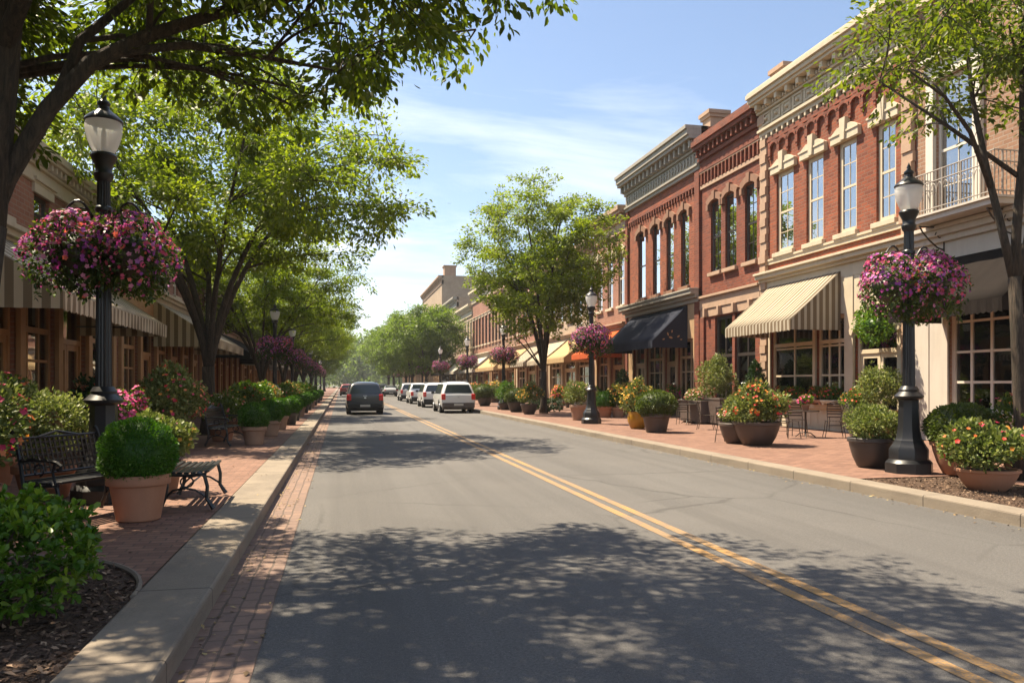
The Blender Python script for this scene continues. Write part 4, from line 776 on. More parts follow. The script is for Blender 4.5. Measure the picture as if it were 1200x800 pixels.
# foreground tree overhanging from the left: trunk just outside the frame, long limbs over the road
T0 = (-3.32, 7.6)
stems = [([(-.12, 0, 0), (-.02, 0, .7), (.10, .0, 1.5), (.24, .0, 2.3), (.31, .02, 2.85)], [.33, .27, .23, .205, .19]),
         ([(.31, .02, 2.75), (.40, .0, 3.5), (.50, -.03, 4.5), (.58, 0, 5.6), (.62, .1, 7.0), (.6, .3, 8.6)], [.175, .15, .135, .115, .085, .04]),
         ([(.31, .02, 2.75), (.48, .05, 3.25), (.80, .1, 3.90), (1.12, .15, 4.34), (1.6, .2, 4.66), (2.27, .3, 5.0), (3.3, .45, 5.4), (4.4, .6, 5.7), (5.2, .7, 5.75)], [.10, .088, .078, .072, .062, .052, .038, .024, .012]),
         ([(1.3, .16, 4.46), (1.9, .3, 4.64), (2.6, .7, 4.74), (3.3, 1.0, 4.78)], [.042, .036, .026, .010]),
         ([(.85, .1, 3.95), (1.0, .3, 4.6), (1.5, .6, 5.3), (2.2, 1.0, 5.9)], [.05, .045, .034, .015]),
         ([(.42, .0, 4.2), (1.1, -.6, 5.3), (2.2, -1.2, 6.4), (3.6, -1.6, 7.2)], [.08, .065, .05, .025]),
         ([(.46, .02, 4.4), (-.4, .8, 5.6), (-1.4, 1.6, 6.7), (-2.4, 2.2, 7.4)], [.09, .07, .05, .03]),
         ([(.58, .03, 5.4), (1.2, 1.0, 6.3), (2.0, 2.2, 7.1), (3.2, 3.4, 7.5)], [.08, .06, .045, .025]),
         ([(.40, .0, 3.6), (-.1, .4, 4.1), (-.6, .8, 4.6), (-1.2, 1.2, 5.2)], [.07, .06, .04, .02]), ([(.42, .0, 3.8), (-.6, -.8, 4.9), (-1.6, -1.8, 5.9)], [.09, .06, .03]), ([(.6, .05, 6.2), (.1, -1.2, 7.3), (-.2, -2.4, 8.2)], [.08, .05, .03])]
def fg_sample(rg, n):
    out = []
    while len(out) < n:
        d = dirs(rg, 1)[0]
        if rg.uniform() < .08: out.append(np.array((-.85, .9, 4.75)) + d * np.array((1.05, 1.0, 1.05)) * rg.uniform(0, 1) ** (1 / 2.5)); continue
        p = np.array((.75, -.1, 6.8)) + d * np.array((5.3, 3.9, 2.9)) * rg.uniform(0, 1) ** (1 / 2.5); X, Y = p[0] + T0[0], p[1] + T0[1]
        dd = X * SY + Y * CY; u = (X * CY - Y * SY) / dd     # keep the crown's underside above a shallow vault
        lim = 4.25 + (.75 if -3.0 < X < -1.9 else .42 if X < -1 else 0) + .16 * max(0, X) ** 1.6 + .20 * max(0, Y - 8.5) + .20 * max(0, 7 - Y)
        if p[2] < lim or (p[2] > 5.9 and rg.uniform() < .74): continue
        out.append(p)
    return np.array(out)
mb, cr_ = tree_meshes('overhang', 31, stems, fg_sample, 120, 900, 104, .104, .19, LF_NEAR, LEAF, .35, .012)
put_tree('street_tree', mb, cr_, (T0[0], T0[1], ZW - .03), 'dark leaning tree at the left edge whose limbs overhang the road', 'street trees along the left sidewalk')
# young tree at the right edge
T1 = (10.1, 10.2)
stems = [([(0, 0, -.03), (-.0, .0, 1.0), (-.05, .02, 2.2), (-.10, .03, 3.1)], [.135, .11, .10, .092]),
         ([(-.10, .03, 3.0), (-.30, .05, 3.8), (-.52, .1, 4.7), (-.68, .2, 5.8), (-.75, .3, 6.9)], [.068, .06, .05, .036, .016]),
         ([(-.10, .03, 3.0), (-.09, .0, 3.8), (-.02, -.05, 5.0), (.02, .0, 6.2), (.08, .0, 7.6)], [.08, .07, .06, .045, .02]),
         ([(-.08, .02, 2.9), (.2, .1, 3.7), (.55, .3, 4.7), (.9, .5, 5.8)], [.06, .05, .04, .02]),
         ([(-.45, .09, 4.4), (-1.0, -.1, 5.2), (-1.6, -.3, 5.6), (-2.3, -.4, 5.9)], [.04, .032, .022, .012]), ([(-.05, -.02, 4.6), (-.9, .5, 5.5), (-1.7, 1.0, 6.3)], [.04, .03, .012]), ([(-.0, .0, 4.9), (.6, -.7, 5.6), (1.2, -1.2, 6.2)], [.04, .03, .012])]
mb, cr_ = tree_meshes('young', 44, stems, ellips((-.05, .1, 7.0), (2.75, 2.5, 2.0), 2.1, 9, 12, .25, lambda p: 5.75 if p[0] < -.2 else 5.2), 50, 230, 60, .112, .22, LF_NEAR, LEAF, .3, .008)
put_tree('street_tree', mb, cr_, (T1[0], T1[1], ZW - .02), 'young multi stemmed tree at the right edge beside the near right lamp', 'street trees along the right sidewalk')
# wooded end of the street
P = []; rgw = np.random.default_rng(9)
for k in range(46):
    c = np.array((rgw.uniform(-55, 75), rgw.uniform(300, 380), 0)); h = rgw.uniform(12, 24); r = rgw.uniform(6, 10); n = 900; d = dirs(rgw, n); P.append(c + np.array((0, 0, h * .55)) + d * np.array((r, r, h * .5)) * rgw.uniform(.75, 1.05, (n, 1)))
P = np.vstack(P); P = P[P[:, 2] > .2]
tag(link('distant_wood', blades('distant_wood', rgw, P, dirs(rgw, len(P)), rgw.uniform(1.0, 1.9, len(P)), LEAF4, LF_FAR)), 'hazy wood closing the far end of the street', 'wood', kind='stuff')
hm_ = MB(); n = 40; V = []
for i in range(n + 1):
    x = -900 + 1800 * i / n
    for j, (y, k) in enumerate(((700, 0), (860, .6), (1000, 1), (1300, .5), (1600, 0))): V.append((x, y, -1 + k * (38 + 14 * math.sin(x * .006 + 1) + 8 * math.sin(x * .017))))
hm_.add(V, [(i * 5 + j, (i + 1) * 5 + j, (i + 1) * 5 + j + 1, i * 5 + j + 1) for i in range(n) for j in range(4)]); tag(hm_.build('hills', GROUND, smooth=True), kind='structure')

# ================================================================== LAMP POSTS AND HANGING BASKETS
def make_lamp(label, loc, group):
    t = thing('street_lamp', loc, label, 'street lamp', group)
    b = MB(); b.lathe([(.37, 0), (.37, .16), (.335, .20), (.31, .22), (.31, .38), (.27, .44), (.235, .50), (.225, .53)], 8, rot=R(22.5)); b.lathe([(.225, .53), (.20, .56), (.175, .72), (.16, 1.05), (.155, 1.16), (.16, 1.19)], 8, rot=R(22.5)); b.lathe([(.16, 1.19), (.215, 1.22), (.225, 1.255), (.19, 1.29), (.15, 1.33), (.155, 1.36), (.115, 1.42)], 24)
    b.build('base', IRON, t, smooth='auto')
    p = MB(); p.lathe([(.098, 1.42), (.098, 1.5), (.076, 3.98)], 32, flute=.10); p.lathe([(.082, 1.42), (.085, 1.45), (.08, 1.5)], 24)
    for z in (3.42, 3.62): p.lathe([(.085, z - .04), (.10, z - .02), (.10, z + .02), (.085, z + .04)], 24)
    p.lathe([(.076, 3.96), (.105, 4.0), (.115, 4.06), (.095, 4.10), (.10, 4.16), (.14, 4.24), (.155, 4.28), (.14, 4.31)], 24); p.build('post', IRON, t, smooth='auto')
    g = MB(); g.lathe([(.11, 4.31), (.15, 4.38), (.185, 4.47), (.21, 4.58), (.215, 4.66), (.205, 4.70)], 28); g = g.build('globe', OPAL, t, smooth=True); MB().lathe([(.02, 4.32), (.03, 4.36), (.03, 4.58), (.015, 4.62)], 12).build('bulb', BULB, g, smooth=True)
    c = MB(); c.lathe([(.215, 4.70), (.225, 4.715), (.215, 4.74), (.17, 4.78), (.11, 4.83), (.07, 4.86), (.062, 4.90), (.078, 4.925), (.075, 4.95), (.04, 4.98), (.03, 5.0), (.034, 5.02), (.022, 5.05), (.004, 5.10)], 28); c.build('cap', IRON, t, smooth='auto')
    for s in (-1, 1):
        a = MB(); pts = [(s * (.08 + .40 * t - .0), 0, 3.42 + .30 * math.sin(min(1, t * 1.15) * math.pi * .8)) for t in np.linspace(0, 1, 9)]
        pts += [(s * (.48 + .05 * math.sin(t)), 0, pts[-1][2] - .07 * (1 - math.cos(t)) - .0) for t in np.linspace(.3, 2.6, 5)]
        a.tube(pts, .016, 6); a.tube([(s * (.26 + .11 * math.cos(t)), 0, 3.52 + .11 * math.sin(t)) for t in np.linspace(-1.2, 4.0, 14)], .011, 5); a.tube([pts[-1], (pts[-1][0], 0, pts[-1][2] - .14)], .010, 5); a.build('arm', IRON, t)
    return freeze(t)
rgb = np.random.default_rng(61)
def make_basket(label, loc, group, name='flower_basket'):
    t = thing(name, loc, label, 'flower basket', group)
    b = MB(); b.lathe([(.12, -.34), (.24, -.26), (.31, -.12), (.33, .0), (.30, .0)], 20); b.build('liner', IRONB, t, smooth=True)
    c = MB()
    for a in (0, 2.1, 4.2): c.tube([(.32 * math.cos(a), .32 * math.sin(a), .0), (0, 0, .50)], .006, 4)
    c.build('chain', IRON, t)
    j_ = lambda a: rgb.uniform(-a, a)
    lob = [((j_(.03), j_(.03), .08), (.45, .45, .38)), ((.2, .1, -.10 + j_(.08)), (.34 + j_(.05), .36, .36)), ((-.2, -.08, -.12 + j_(.08)), (.36 + j_(.05), .36, .38)), ((j_(.1), -.2, -.22 + j_(.06)), (.34, .32, .36)), ((.05, .2, -.2), (.34, .32, .36)), ((j_(.3), j_(.3), .28), (.2, .2, .2)), ((j_(.35), -.15, -.35), (.2, .2, .26))]
    # lobes sit about z=0, so lift, sample, drop
    lo = [((x, y, z + 2), r) for (x, y, z), r in lob]; P, D = shell(rgb, 2300, lo, .70, 1.08); P[:, 2] -= 2
    D = D * .7 + np.array((0, 0, -.25)) + rgb.normal(size=D.shape) * .5
    # trailing sprays
    n = 26; TP = []; TD = []
    for k in range(n):
        a = rgb.uniform(0, 6.28); r = rgb.uniform(.30, .50); z0 = rgb.uniform(-.35, -.15); L = rgb.uniform(.12, .36); m_ = int(L * 70); s = rgb.uniform(0, 1, m_); TP.append(np.stack([np.cos(a) * (r + .04 * s) + rgb.normal(0, .02, m_), np.sin(a) * (r + .04 * s) + rgb.normal(0, .02, m_), z0 - L * s], 1)); TD.append(rgb.normal(size=(m_, 3)) * .6 + np.array((0, 0, -.6)))
    P = np.vstack([P] + TP); D = np.vstack([D] + TD)
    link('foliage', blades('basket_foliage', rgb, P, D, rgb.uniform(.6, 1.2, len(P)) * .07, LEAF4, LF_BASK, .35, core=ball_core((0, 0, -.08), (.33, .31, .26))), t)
    P, D = shell(rgb, 1250, lo, .93, 1.10); P[:, 2] -= 2; keep = rgb.uniform(size=len(P)) < np.clip(.62 + P[:, 2] * 1.1, .12, 1); P, D = P[keep], D[keep]
    # colours run in patches, as neighbouring plants do
    pat = (np.sin(P[:, 0] * 5 + 1) + np.cos(P[:, 2] * 7 + P[:, 1] * 4)) * .16 + .45 + rgb.normal(0, .22, len(P))
    link('blossoms', blades('basket_flowers', rgb, P, D + rgb.normal(size=D.shape) * .25, rgb.uniform(.6, 1.15, len(P)) * .068, FLOWER, FL_BASK, face=True, tint=np.clip(pat, 0, .999)), t)
    return freeze(t)
lampsL = [(-2.89, 10.75), (-2.9, 37.0), (-2.9, 50), (-2.9, 64), (-2.9, 79), (-2.9, 96), (-2.9, 116)]
r1 = gp(1065, 553); r2 = gp(693, 496); lampsR = [(r1[0], r1[1]), (r2[0], r2[1]), (9.15, 45.0), (9.15, 58.5), (9.15, 75), (9.15, 92), (9.15, 110), (9.15, 130)]
ordn = ['nearest', 'second', 'third', 'fourth', 'fifth', 'sixth', 'seventh', 'eighth']
lamp0 = None; bas = []
def lamp_labels(side, k):
    if side == 'left': return 'black street lamp beside the near iron bench and the clipped ball in terracotta' if k == 0 else f'{ordn[k]} black street lamp along the left kerb, counted from the near bench'
    return 'black street lamp with octagonal base in front of the striped awning shop on the right' if k == 0 else ('black street lamp in front of the navy awning, a pale shrub pot beside it' if k == 1 else f'{ordn[k]} black street lamp along the right kerb, counted from the right edge')
basket_protos = None
for side, L in (('left', lampsL), ('right', lampsR)):
    for k, (x, y) in enumerate(L):
        lb = lamp_labels(side, k); gr = f'street lamps along the {side} kerb'
        if lamp0 is None: lamp0 = make_lamp(lb, (x, y, ZW), gr)
        else: clone(lamp0, (x, y, ZW), 0, 1, lb, group=gr)
        for j, s in enumerate((-1, 1)):
            where = ('near left lamp' if side == 'left' else 'near right lamp') if k == 0 else (f'{ordn[k]} lamp in the {side} row')
            bl_ = f"pink and purple basket on the {'kerb' if (s > 0) == (side == 'left') else 'shop'} side of the {where}"; loc = (x + s * .31, y - .02, ZW + 3.12); g2 = f'flower baskets on the {side} lamps'
            if len(bas) < 4: bas.append(make_basket(bl_, loc, g2))
            else: clone(bas[(j + 2 * k + (side == 'left')) % 4], loc, 1.7 * k + j * 2.2, (1 + .07 * math.sin(3 * k + j), 1, 1 + .1 * math.sin(5 * k + 2 * j)), bl_, group=g2)

# ================================================================== PLANTS IN POTS
PC = {}
rp = np.random.default_rng(90)
def pot_profile(kind, r, h):
    if kind == 'classic': return [(r * .66, 0), (r * .70, .01), (r * .90, h * .74), (r * .91, h * .76), (r, h * .78), (r * 1.02, h * .80), (r * 1.02, h * .97), (r, h), (r * .9, h), (r * .86, h * .9)]
    if kind == 'bowl': return [(r * .55, 0), (r * .62, .02), (r * .80, h * .35), (r * .93, h * .70), (r * .96, h * .84), (r * 1.03, h * .87), (r * 1.03, h * .98), (r, h), (r * .92, h), (r * .88, h * .9)]
    if kind == 'round': return [(r * .6, 0), (r * .72, .03), (r * .98, h * .45), (r * 1.0, h * .65), (r * .92, h * .88), (r * .95, h * .93), (r * .95, h), (r * .86, h), (r * .82, h * .9)]
    return [(r * .8, 0), (r, h * .05), (r, h), (r * .9, h), (r * .88, h * .9)]
def plant_mesh(key, kind, r, h, leafm, n, leaf, fl=None, nf=0, fs=.06, z0=0, seed=0):
    """foliage (and flower) mesh standing on z0; cached so repeats share it"""
    ck = (key, kind, round(r, 2), round(h, 2), seed)
    if ck in PC: return PC[ck]
    q = np.random.default_rng(abs(hash(str(ck))) % 9999 if False else (sum(map(ord, str(ck))) % 9973)); fm = None
    if kind == 'ball':
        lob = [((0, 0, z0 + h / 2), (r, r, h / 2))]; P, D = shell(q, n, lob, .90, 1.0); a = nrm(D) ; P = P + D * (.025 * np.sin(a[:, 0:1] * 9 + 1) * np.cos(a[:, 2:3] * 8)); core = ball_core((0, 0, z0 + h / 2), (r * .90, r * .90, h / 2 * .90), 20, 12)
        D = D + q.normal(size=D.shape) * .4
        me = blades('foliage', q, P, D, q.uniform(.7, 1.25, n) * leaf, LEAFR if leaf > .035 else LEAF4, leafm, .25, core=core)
    else:
        lob = []; m_ = 7
        for k in range(m_):
            a = 2 * math.pi * k / m_ + q.uniform(-.3, .3); rr = r * q.uniform(.35, .6); zz = z0 + h * q.uniform(.34, .66); lob.append(((rr * math.cos(a), rr * math.sin(a), zz), (r * q.uniform(.4, .6), r * q.uniform(.4, .6), h * q.uniform(.26, .40))))
        lob.append(((0, 0, z0 + h * .6), (r * .6, r * .6, h * .4)))
        if kind == 'bush':
            for k in range(6): a = q.uniform(0, 6.28); rr = r * q.uniform(.3, .85); lob.append(((rr * math.cos(a), rr * math.sin(a), z0 + h * q.uniform(.5, .95)), (r * .16, r * .16, h * q.uniform(.12, .22))))
        if kind == 'spiky':
            for k in range(7): a = q.uniform(0, 6.28); rr = r * q.uniform(0, .5); lob.append(((rr * math.cos(a), rr * math.sin(a), z0 + h * .85), (r * .18, r * .18, h * q.uniform(.2, .34))))
        if kind == 'cone': lob = [((0, 0, z0 + h * .22), (r, r, h * .26)), ((0, 0, z0 + h * .45), (r * .78, r * .78, h * .28)), ((0, 0, z0 + h * .68), (r * .5, r * .5, h * .28)), ((0, 0, z0 + h * .86), (r * .25, r * .25, h * .16))]
        n = int(n * 1.7); P, D = shell(q, n, lob, .50, 1.05); D = D * .8 + q.normal(size=D.shape) * .5 + np.array((0, 0, .35)); core = ball_core((0, 0, z0 + h * .45), (r * .55, r * .55, h * .36))
        me = blades('foliage', q, P, D, q.uniform(.6, 1.25, n) * leaf, LEAFR if leaf > .06 else LEAF, leafm, .35, core=None)
        if fl:
            nf = int(nf * 2.3); fs *= 1.15; P, D = shell(q, nf, lob, .98, 1.12); k = P[:, 2] > z0 + h * .28; P, D = P[k], D[k] + np.array((0, -.25, .5)); pat = .5 + .3 * np.sin(P[:, 0] * 6 / r * .4 + seed) + q.normal(0, .2, len(P))
            fm = blades('flowers', q, P, D, q.uniform(.65, 1.2, len(P)) * fs, FLOWER, fl, face=True, tint=np.clip(pat, 0, .999))
    PC[ck] = (me, fm); return me, fm
def potted(name, label, loc, pot, plant, group=None, rz=0, cat='potted plant'):
    t = thing(name, loc, label, cat, group, rz); z0 = 0
    if pot:
        kind, r, h, mat = pot
        if kind == 'trough':
            b = MB(); b.box(-r, r, -r * .42, r * .42, .06, h); b.box(-r - .02, r + .02, -r * .42 - .02, r * .42 + .02, h - .06, h - .005); [b.box(sx - .05, sx + .05, -r * .36, r * .36, 0, .06) for sx in (-r * .8, r * .8)]; b.build('planter_box', mat, t, bevel=.008)
        else:
            kk = ('pot', kind, r, h, mat.name)
            if kk not in PC:
                b = MB(); b.lathe(pot_profile(kind, r, h), 36); o = b.build('pot', mat, t, smooth='auto'); PC[kk] = o.data
            else: link('pot', PC[kk], t)
            kk = ('soil', r, h)
            if kk not in PC:
                b = MB(); b.lathe([(.02, h * .915), (r * .87, h * .905), (r * .87, h * .89)], 24); PC[kk] = b.build('soil', SOIL, t).data
            else: link('soil', PC[kk], t)
        z0 = h * .9
    z0 -= plant.pop('sink', 0)
    me, fm = plant_mesh(name + str(pot and pot[0]), z0=z0, **plant); link('foliage', me, t)
    if fm: link('blossoms', fm, t)
    return t
# ---- left sidewalk
gL = 'clipped ball pots along the left kerb'
potted('potted_topiary', 'large bright green clipped ball in a terracotta pot beside the near bench', (-2.13, 9.2, ZW), ('classic', .315, .49, TERRA), dict(sink=.12, kind='ball', r=.395, h=.77, leafm=LF_BOX, n=10500, leaf=.030), None)
potted('potted_shrub', 'pale green and yellow shrub in a terracotta pot behind the backless bench', (-2.35, 11.4, ZW), ('classic', .27, .42, TERRA), dict(kind='bush', r=.42, h=.62, leafm=LF_VAR, n=1500, leaf=.085, fl=FL_PINK, nf=26, fs=.06))
spots = [(-2.05, 20.0, .40, .40), (-1.95, 23.2, .36, .38), (-1.95, 26.6, .40, .40), (-1.8, 29.5, .34, .36), (-1.85, 33, .36, .38), (-1.85, 37, .36, .38), (-1.85, 41.5, .36, .38), (-1.85, 46, .36, .38), (-1.85, 51, .36, .38), (-1.85, 57, .36, .38), (-1.85, 64, .36, .38), (-1.85, 72, .36, .38)]
where = ['next to the far single bench', 'second from the far bench', 'third from the far bench', 'fourth from the far bench', 'just before the second left lamp', 'at the foot of the second left lamp', 'first past the second left lamp', 'second past the second left lamp', 'at the third left lamp', 'first past the third left lamp', 'at the fourth left lamp', 'last of the row before the distant cars']
for k, (x, y, r, h) in enumerate(spots):
    mt = TERRA2 if k in (0, 1, 2, 5, 8) else DARKPOT
    potted('potted_topiary', f"clipped ball in a {'weathered terracotta' if mt is TERRA2 else 'charcoal'} pot, {where[k]}", (x, y, ZW), ('classic', .29, .44, mt), dict(sink=.10, kind='ball', r=.35, h=.70, leafm=LF_BOX, n=3200, leaf=.045, seed=2 + k % 2), gL)
beds = [  # x, y, r, h, leaf, n, size, flowers, nf, label
    (-3.75, 9.0, .62, 1.15, LF_VAR, 2600, .075, FL_HOT, 60, 'tall yellow variegated shrub with coral flowers behind the near iron bench', TERRA, 'spiky'),
    (-4.55, 9.8, .60, 1.25, LF_BED, 2600, .08, FL_HOT, 90, 'red flowered shrub at the left edge behind the near bench', TERRA, 'bush'),
    (-3.7, 11.2, .60, 1.0, LF_VAR, 2600, .06, None, 0, 'silvery green bushy plant between the bench and the lamp post', TERRA, 'bush'),
    (-4.9, 12.6, .62, 1.25, LF_BED, 2400, .085, FL_HOT, 70, 'dark leaved plant with orange blooms under the striped awning', TERRA, 'bush'),
    (-3.55, 14.0, .50, .95, LF_BED, 2000, .065, FL_PINK, 220, 'hot pink and yellow flowering planter just past the near left lamp', TERRA, 'bush'),
    (-4.7, 17.0, .55, 1.1, LF_CON, 2200, .09, FL_HOT, 20, 'dark leafy planter standing close to the left shopfront', DARKPOT, 'spiky'),
    (-3.7, 18.6, .85, 1.35, LF_VAR, 4200, .085, FL_HOT, 130, 'big wild planter of white leaves and orange flowers in a wooden tub', TERRA, 'spiky'),
    (-3.0, 21.6, .55, .8, LF_BED, 2200, .075, FL_SOFT, 40, 'low leafy planter at the foot of the vase shaped tree', TERRA, 'bush'),
    (-4.9, 22.0, .60, 1.1, LF_BED, 1900, .09, FL_PINK, 60, 'purple flowered planter by the shopfront behind the tree trunk', DARKPOT, 'bush'),
    (-2.9, 25.0, .75, 1.05, LF_BED, 2600, .085, FL_HOT, 30, 'broad dark shrub between the tree trunk and the clipped balls', TERRA, 'bush'),
    (-2.9, 28.6, .75, 1.1, LF_SHRUB, 2400, .09, None, 0, 'fresh green shrub behind the fourth clipped ball', TERRA, 'bush'),
    (-3.0, 32.5, .8, 1.15, LF_VAR, 2200, .09, FL_GOLD, 60, 'golden flowered shrub near the second left lamp', TERRA, 'bush'),
    (-2.95, 40, .9, 1.15, LF_SHRUB, 2200, .10, FL_HOT, 60, 'green shrub with red flowers past the second left lamp', TERRA, 'bush'),
    (-2.95, 47, .9, 1.15, LF_VAR, 2200, .10, FL_GOLD, 60, 'yellow green shrub short of the third left lamp', TERRA, 'bush'),
    (-2.95, 56, 1.0, 1.2, LF_SHRUB, 2000, .12, FL_HOT, 50, 'green shrub between the third and fourth left lamps', TERRA, 'bush'),
    (-2.95, 69, 1.1, 1.2, LF_SHRUB, 2000, .13, FL_PINK, 50, 'far shrub between the fourth and fifth left lamps', TERRA, 'bush')]
for k, (x, y, r, h, lm, n, ls, fl, nf, lb, pm, kd) in enumerate(beds):
    potted('flower_planter', lb, (x, y, ZW), ('classic', r * .62, .42, pm), dict(kind=kd, r=r, h=h, leafm=lm, n=n, leaf=ls, fl=fl, nf=nf, fs=.075, seed=k))
# foreground shrub and its neighbours in the mulch bed
def bed_shrub(label, loc, r, h, n, leaf, lm=LF_SHRUB, seed=0, fl=None, nf=0):
    t = thing('leafy_shrub', loc, label, 'shrub'); q = np.random.default_rng(200 + seed); lob = []
    for k in range(9): a = q.uniform(0, 6.28); rr = r * q.uniform(.1, .62); lob.append(((rr * math.cos(a), rr * math.sin(a), h * q.uniform(.35, .62)), (r * q.uniform(.34, .5), r * q.uniform(.34, .5), h * q.uniform(.28, .40))))
    # leaves come in rosettes at the shoot tips
    m_ = n // 9; P0, D0 = shell(q, m_, lob, .80, 1.06); P = np.repeat(P0, 9, 0) + q.normal(0, .012, (m_ * 9, 3)); A = np.repeat(nrm(D0 + np.array((0, 0, .45))), 9, 0); D = A * .55 + dirs(q, m_ * 9) * .9
    link('foliage', blades('shrub_foliage', q, P, D, q.uniform(.6, 1.15, len(P)) * leaf, LEAFR, lm, .5, tint=np.clip(np.repeat(q.normal(.45, .2, m_), 9) + q.normal(0, .14, m_ * 9), 0, 1)), t)
    s = MB()
    for k in range(22):
        a = q.uniform(0, 6.28); e = P0[q.integers(m_)] * .92; s.tube(bez((.05 * math.cos(a), .05 * math.sin(a), -.03), (e[0] * .4, e[1] * .4, e[2] * .6), tuple(e), 5), [.012, .010, .008, .006, .003], 5)
    s.build('stems', BARK, t); return t
bed_shrub('glossy green shrub spreading over the bark mulch in the left foreground', (-2.2, 5.35, ZW - .03), .86, .84, 6800, .068, seed=1)
bed_shrub('second glossy shrub at the left edge behind the foreground one', (-3.3, 6.0, ZW - .03), .72, .8, 4200, .066, seed=2)
bed_shrub('small loose shrub beside the left end of the near bench', (-3.55, 7.3, ZW), .42, .78, 1500, .075, LF_SHRUB, 3)
# ---- right sidewalk
def P_(px, py): return gp(px, py)
potted('potted_shrub', 'round pale leaved shrub in a dark bowl left of the near right lamp', P_(1022, 547), ('bowl', .40, .52, DARKPOT), dict(kind='bush', r=.50, h=.62, leafm=LF_VAR, n=3000, leaf=.06))
potted('potted_topiary', 'clipped green shrub in a terracotta pot right of the near right lamp', P_(1128, 556), ('bowl', .46, .54, TERRA), dict(sink=.12, kind='ball', r=.54, h=.76, leafm=LF_BOXO, n=4200, leaf=.055))
gb = P_(1157, 572); potted('flower_planter', 'low terracotta bowl spilling white and orange flowers in the right bed', (gb[0], gb[1], ZW - .02), ('bowl', .40, .30, TERRA), dict(kind='bush', r=.66, h=.66, leafm=LF_VAR, n=2600, leaf=.075, fl=FL_HOT, nf=22, fs=.07))
gb = P_(1190, 560); potted('flower_planter', 'orange flowered plant at the right edge beside the young tree', (gb[0] + .2, gb[1], ZW), ('bowl', .34, .34, TERRA), dict(kind='spiky', r=.5, h=1.0, leafm=LF_BED, n=1500, leaf=.08, fl=FL_HOT, nf=40, fs=.08, seed=3))
gb = P_(887, 521); potted('flower_planter', 'big dark bowl of yellow green foliage and red flowers before the striped awning', gb, ('bowl', .55, .56, BROWNPOT), dict(kind='spiky', r=.82, h=.88, leafm=LF_VAR, n=3600, leaf=.085, fl=FL_HOT, nf=100, fs=.07))
gb = P_(863, 519); potted('flower_planter', 'smaller dark bowl half behind the big flowered bowl', gb, ('bowl', .42, .50, BROWNPOT), dict(kind='bush', r=.45, h=.5, leafm=LF_VAR, n=1400, leaf=.07, fl=FL_SOFT, nf=60, fs=.06))
gb = P_(769, 506); potted('potted_topiary', 'rounded olive shrub in a brown pot beside the mustard glazed pot', gb, ('classic', .44, .58, BROWNPOT), dict(sink=.12, kind='ball', r=.62, h=.86, leafm=LF_BOXO, n=3600, leaf=.06))
gb = P_(747, 502); potted('flower_planter', 'mustard glazed pot with golden flowers', gb, ('round', .33, .55, GLAZE), dict(kind='spiky', r=.55, h=1.0, leafm=LF_VAR, n=1700, leaf=.08, fl=FL_GOLD, nf=90, fs=.08))
gb = P_(679, 492); potted('potted_shrub', 'lime green shrub in a terracotta pot beside the second right lamp', gb, ('classic', .40, .62, TERRA2), dict(kind='bush', r=.66, h=.98, leafm=LF_VAR, n=2600, leaf=.075, fl=FL_SOFT, nf=20, fs=.06))
gb = P_(709, 489); potted('potted_topiary', 'clipped ball in a terracotta pot just right of the second right lamp', gb, ('classic', .34, .50, TERRA), dict(sink=.12, kind='ball', r=.44, h=.80, leafm=LF_BOX, n=2600, leaf=.055, seed=9))
gb = P_(605, 482.5); potted('potted_topiary', 'clipped ball in a dark tub left of the round topped tree', gb, ('bowl', .48, .55, DARKPOT), dict(sink=.12, kind='ball', r=.62, h=.86, leafm=LF_BOXO, n=2600, leaf=.07))
gb = P_(568, 475.5); potted('potted_topiary', 'clipped ball in a dark tub behind the near white parked car', gb, ('bowl', .52, .6, DARKPOT), dict(sink=.12, kind='ball', r=.80, h=1.0, leafm=LF_BOXO, n=2600, leaf=.08))
gb = P_(592, 480); potted('potted_shrub', 'leggy shrub between the two dark tubs by the parked cars', gb, ('bowl', .4, .4, DARKPOT), dict(kind='bush', r=.62, h=1.25, leafm=LF_SHRUB, n=1800, leaf=.08))
gb = P_(620, 485); potted('flower_planter', 'gold and green planter at the left foot of the round topped tree', gb, ('bowl', .42, .5, BROWNPOT), dict(kind='spiky', r=.70, h=1.0, leafm=LF_VAR, n=2000, leaf=.08, fl=FL_GOLD, nf=60, fs=.08))
gb = P_(641, 482); bs = bed_shrub('low dark shrub wrapped round the foot of the round topped tree', (gb[0], gb[1] - .3, ZW), .95, .75, 2600, .10, LF_CON, 5)
for k, (px, py, r, h, lm, fl, lb) in enumerate([
    (725, 489, .55, 1.0, LF_BED, FL_GOLD, 'orange and gold flowers on a low stand right of the second right lamp'),
    (738, 484, .6, 1.15, LF_VAR, FL_GOLD, 'taller gold flowered planter behind the orange flowers'),
    (655, 480, .55, 1.0, LF_BED, FL_HOT, 'red flowered planter behind the round topped tree trunk'),
    (668, 477.5, .55, .95, LF_SHRUB, FL_SOFT, 'soft pink planter near the striped awnings beyond the tree'),
    (697, 479, .55, .9, LF_SHRUB, None, 'grey green planter behind the second right lamp'),
    (580, 471.5, .9, 1.3, LF_VAR, FL_GOLD, 'yellow flowered planter far behind the near white car'),
    (555, 468.5, .9, 1.2, LF_SHRUB, FL_HOT, 'shrub planter beside the third right lamp'),
    (790, 487, .5, 1.0, LF_SHRUB, FL_PINK, 'pink flowered planter under the navy awning'),
    (757, 480, .55, 1.2, LF_BED, FL_HOT, 'dark planter with an orange bloom by the navy awning piers')]):
    gb = P_(px, py); potted('flower_planter', lb, gb, ('classic', r * .6, .45, BROWNPOT if k % 2 else TERRA2), dict(kind='bush', r=r, h=h, leafm=lm, n=1500, leaf=.085, fl=fl, nf=110, fs=.09, seed=40 + k))
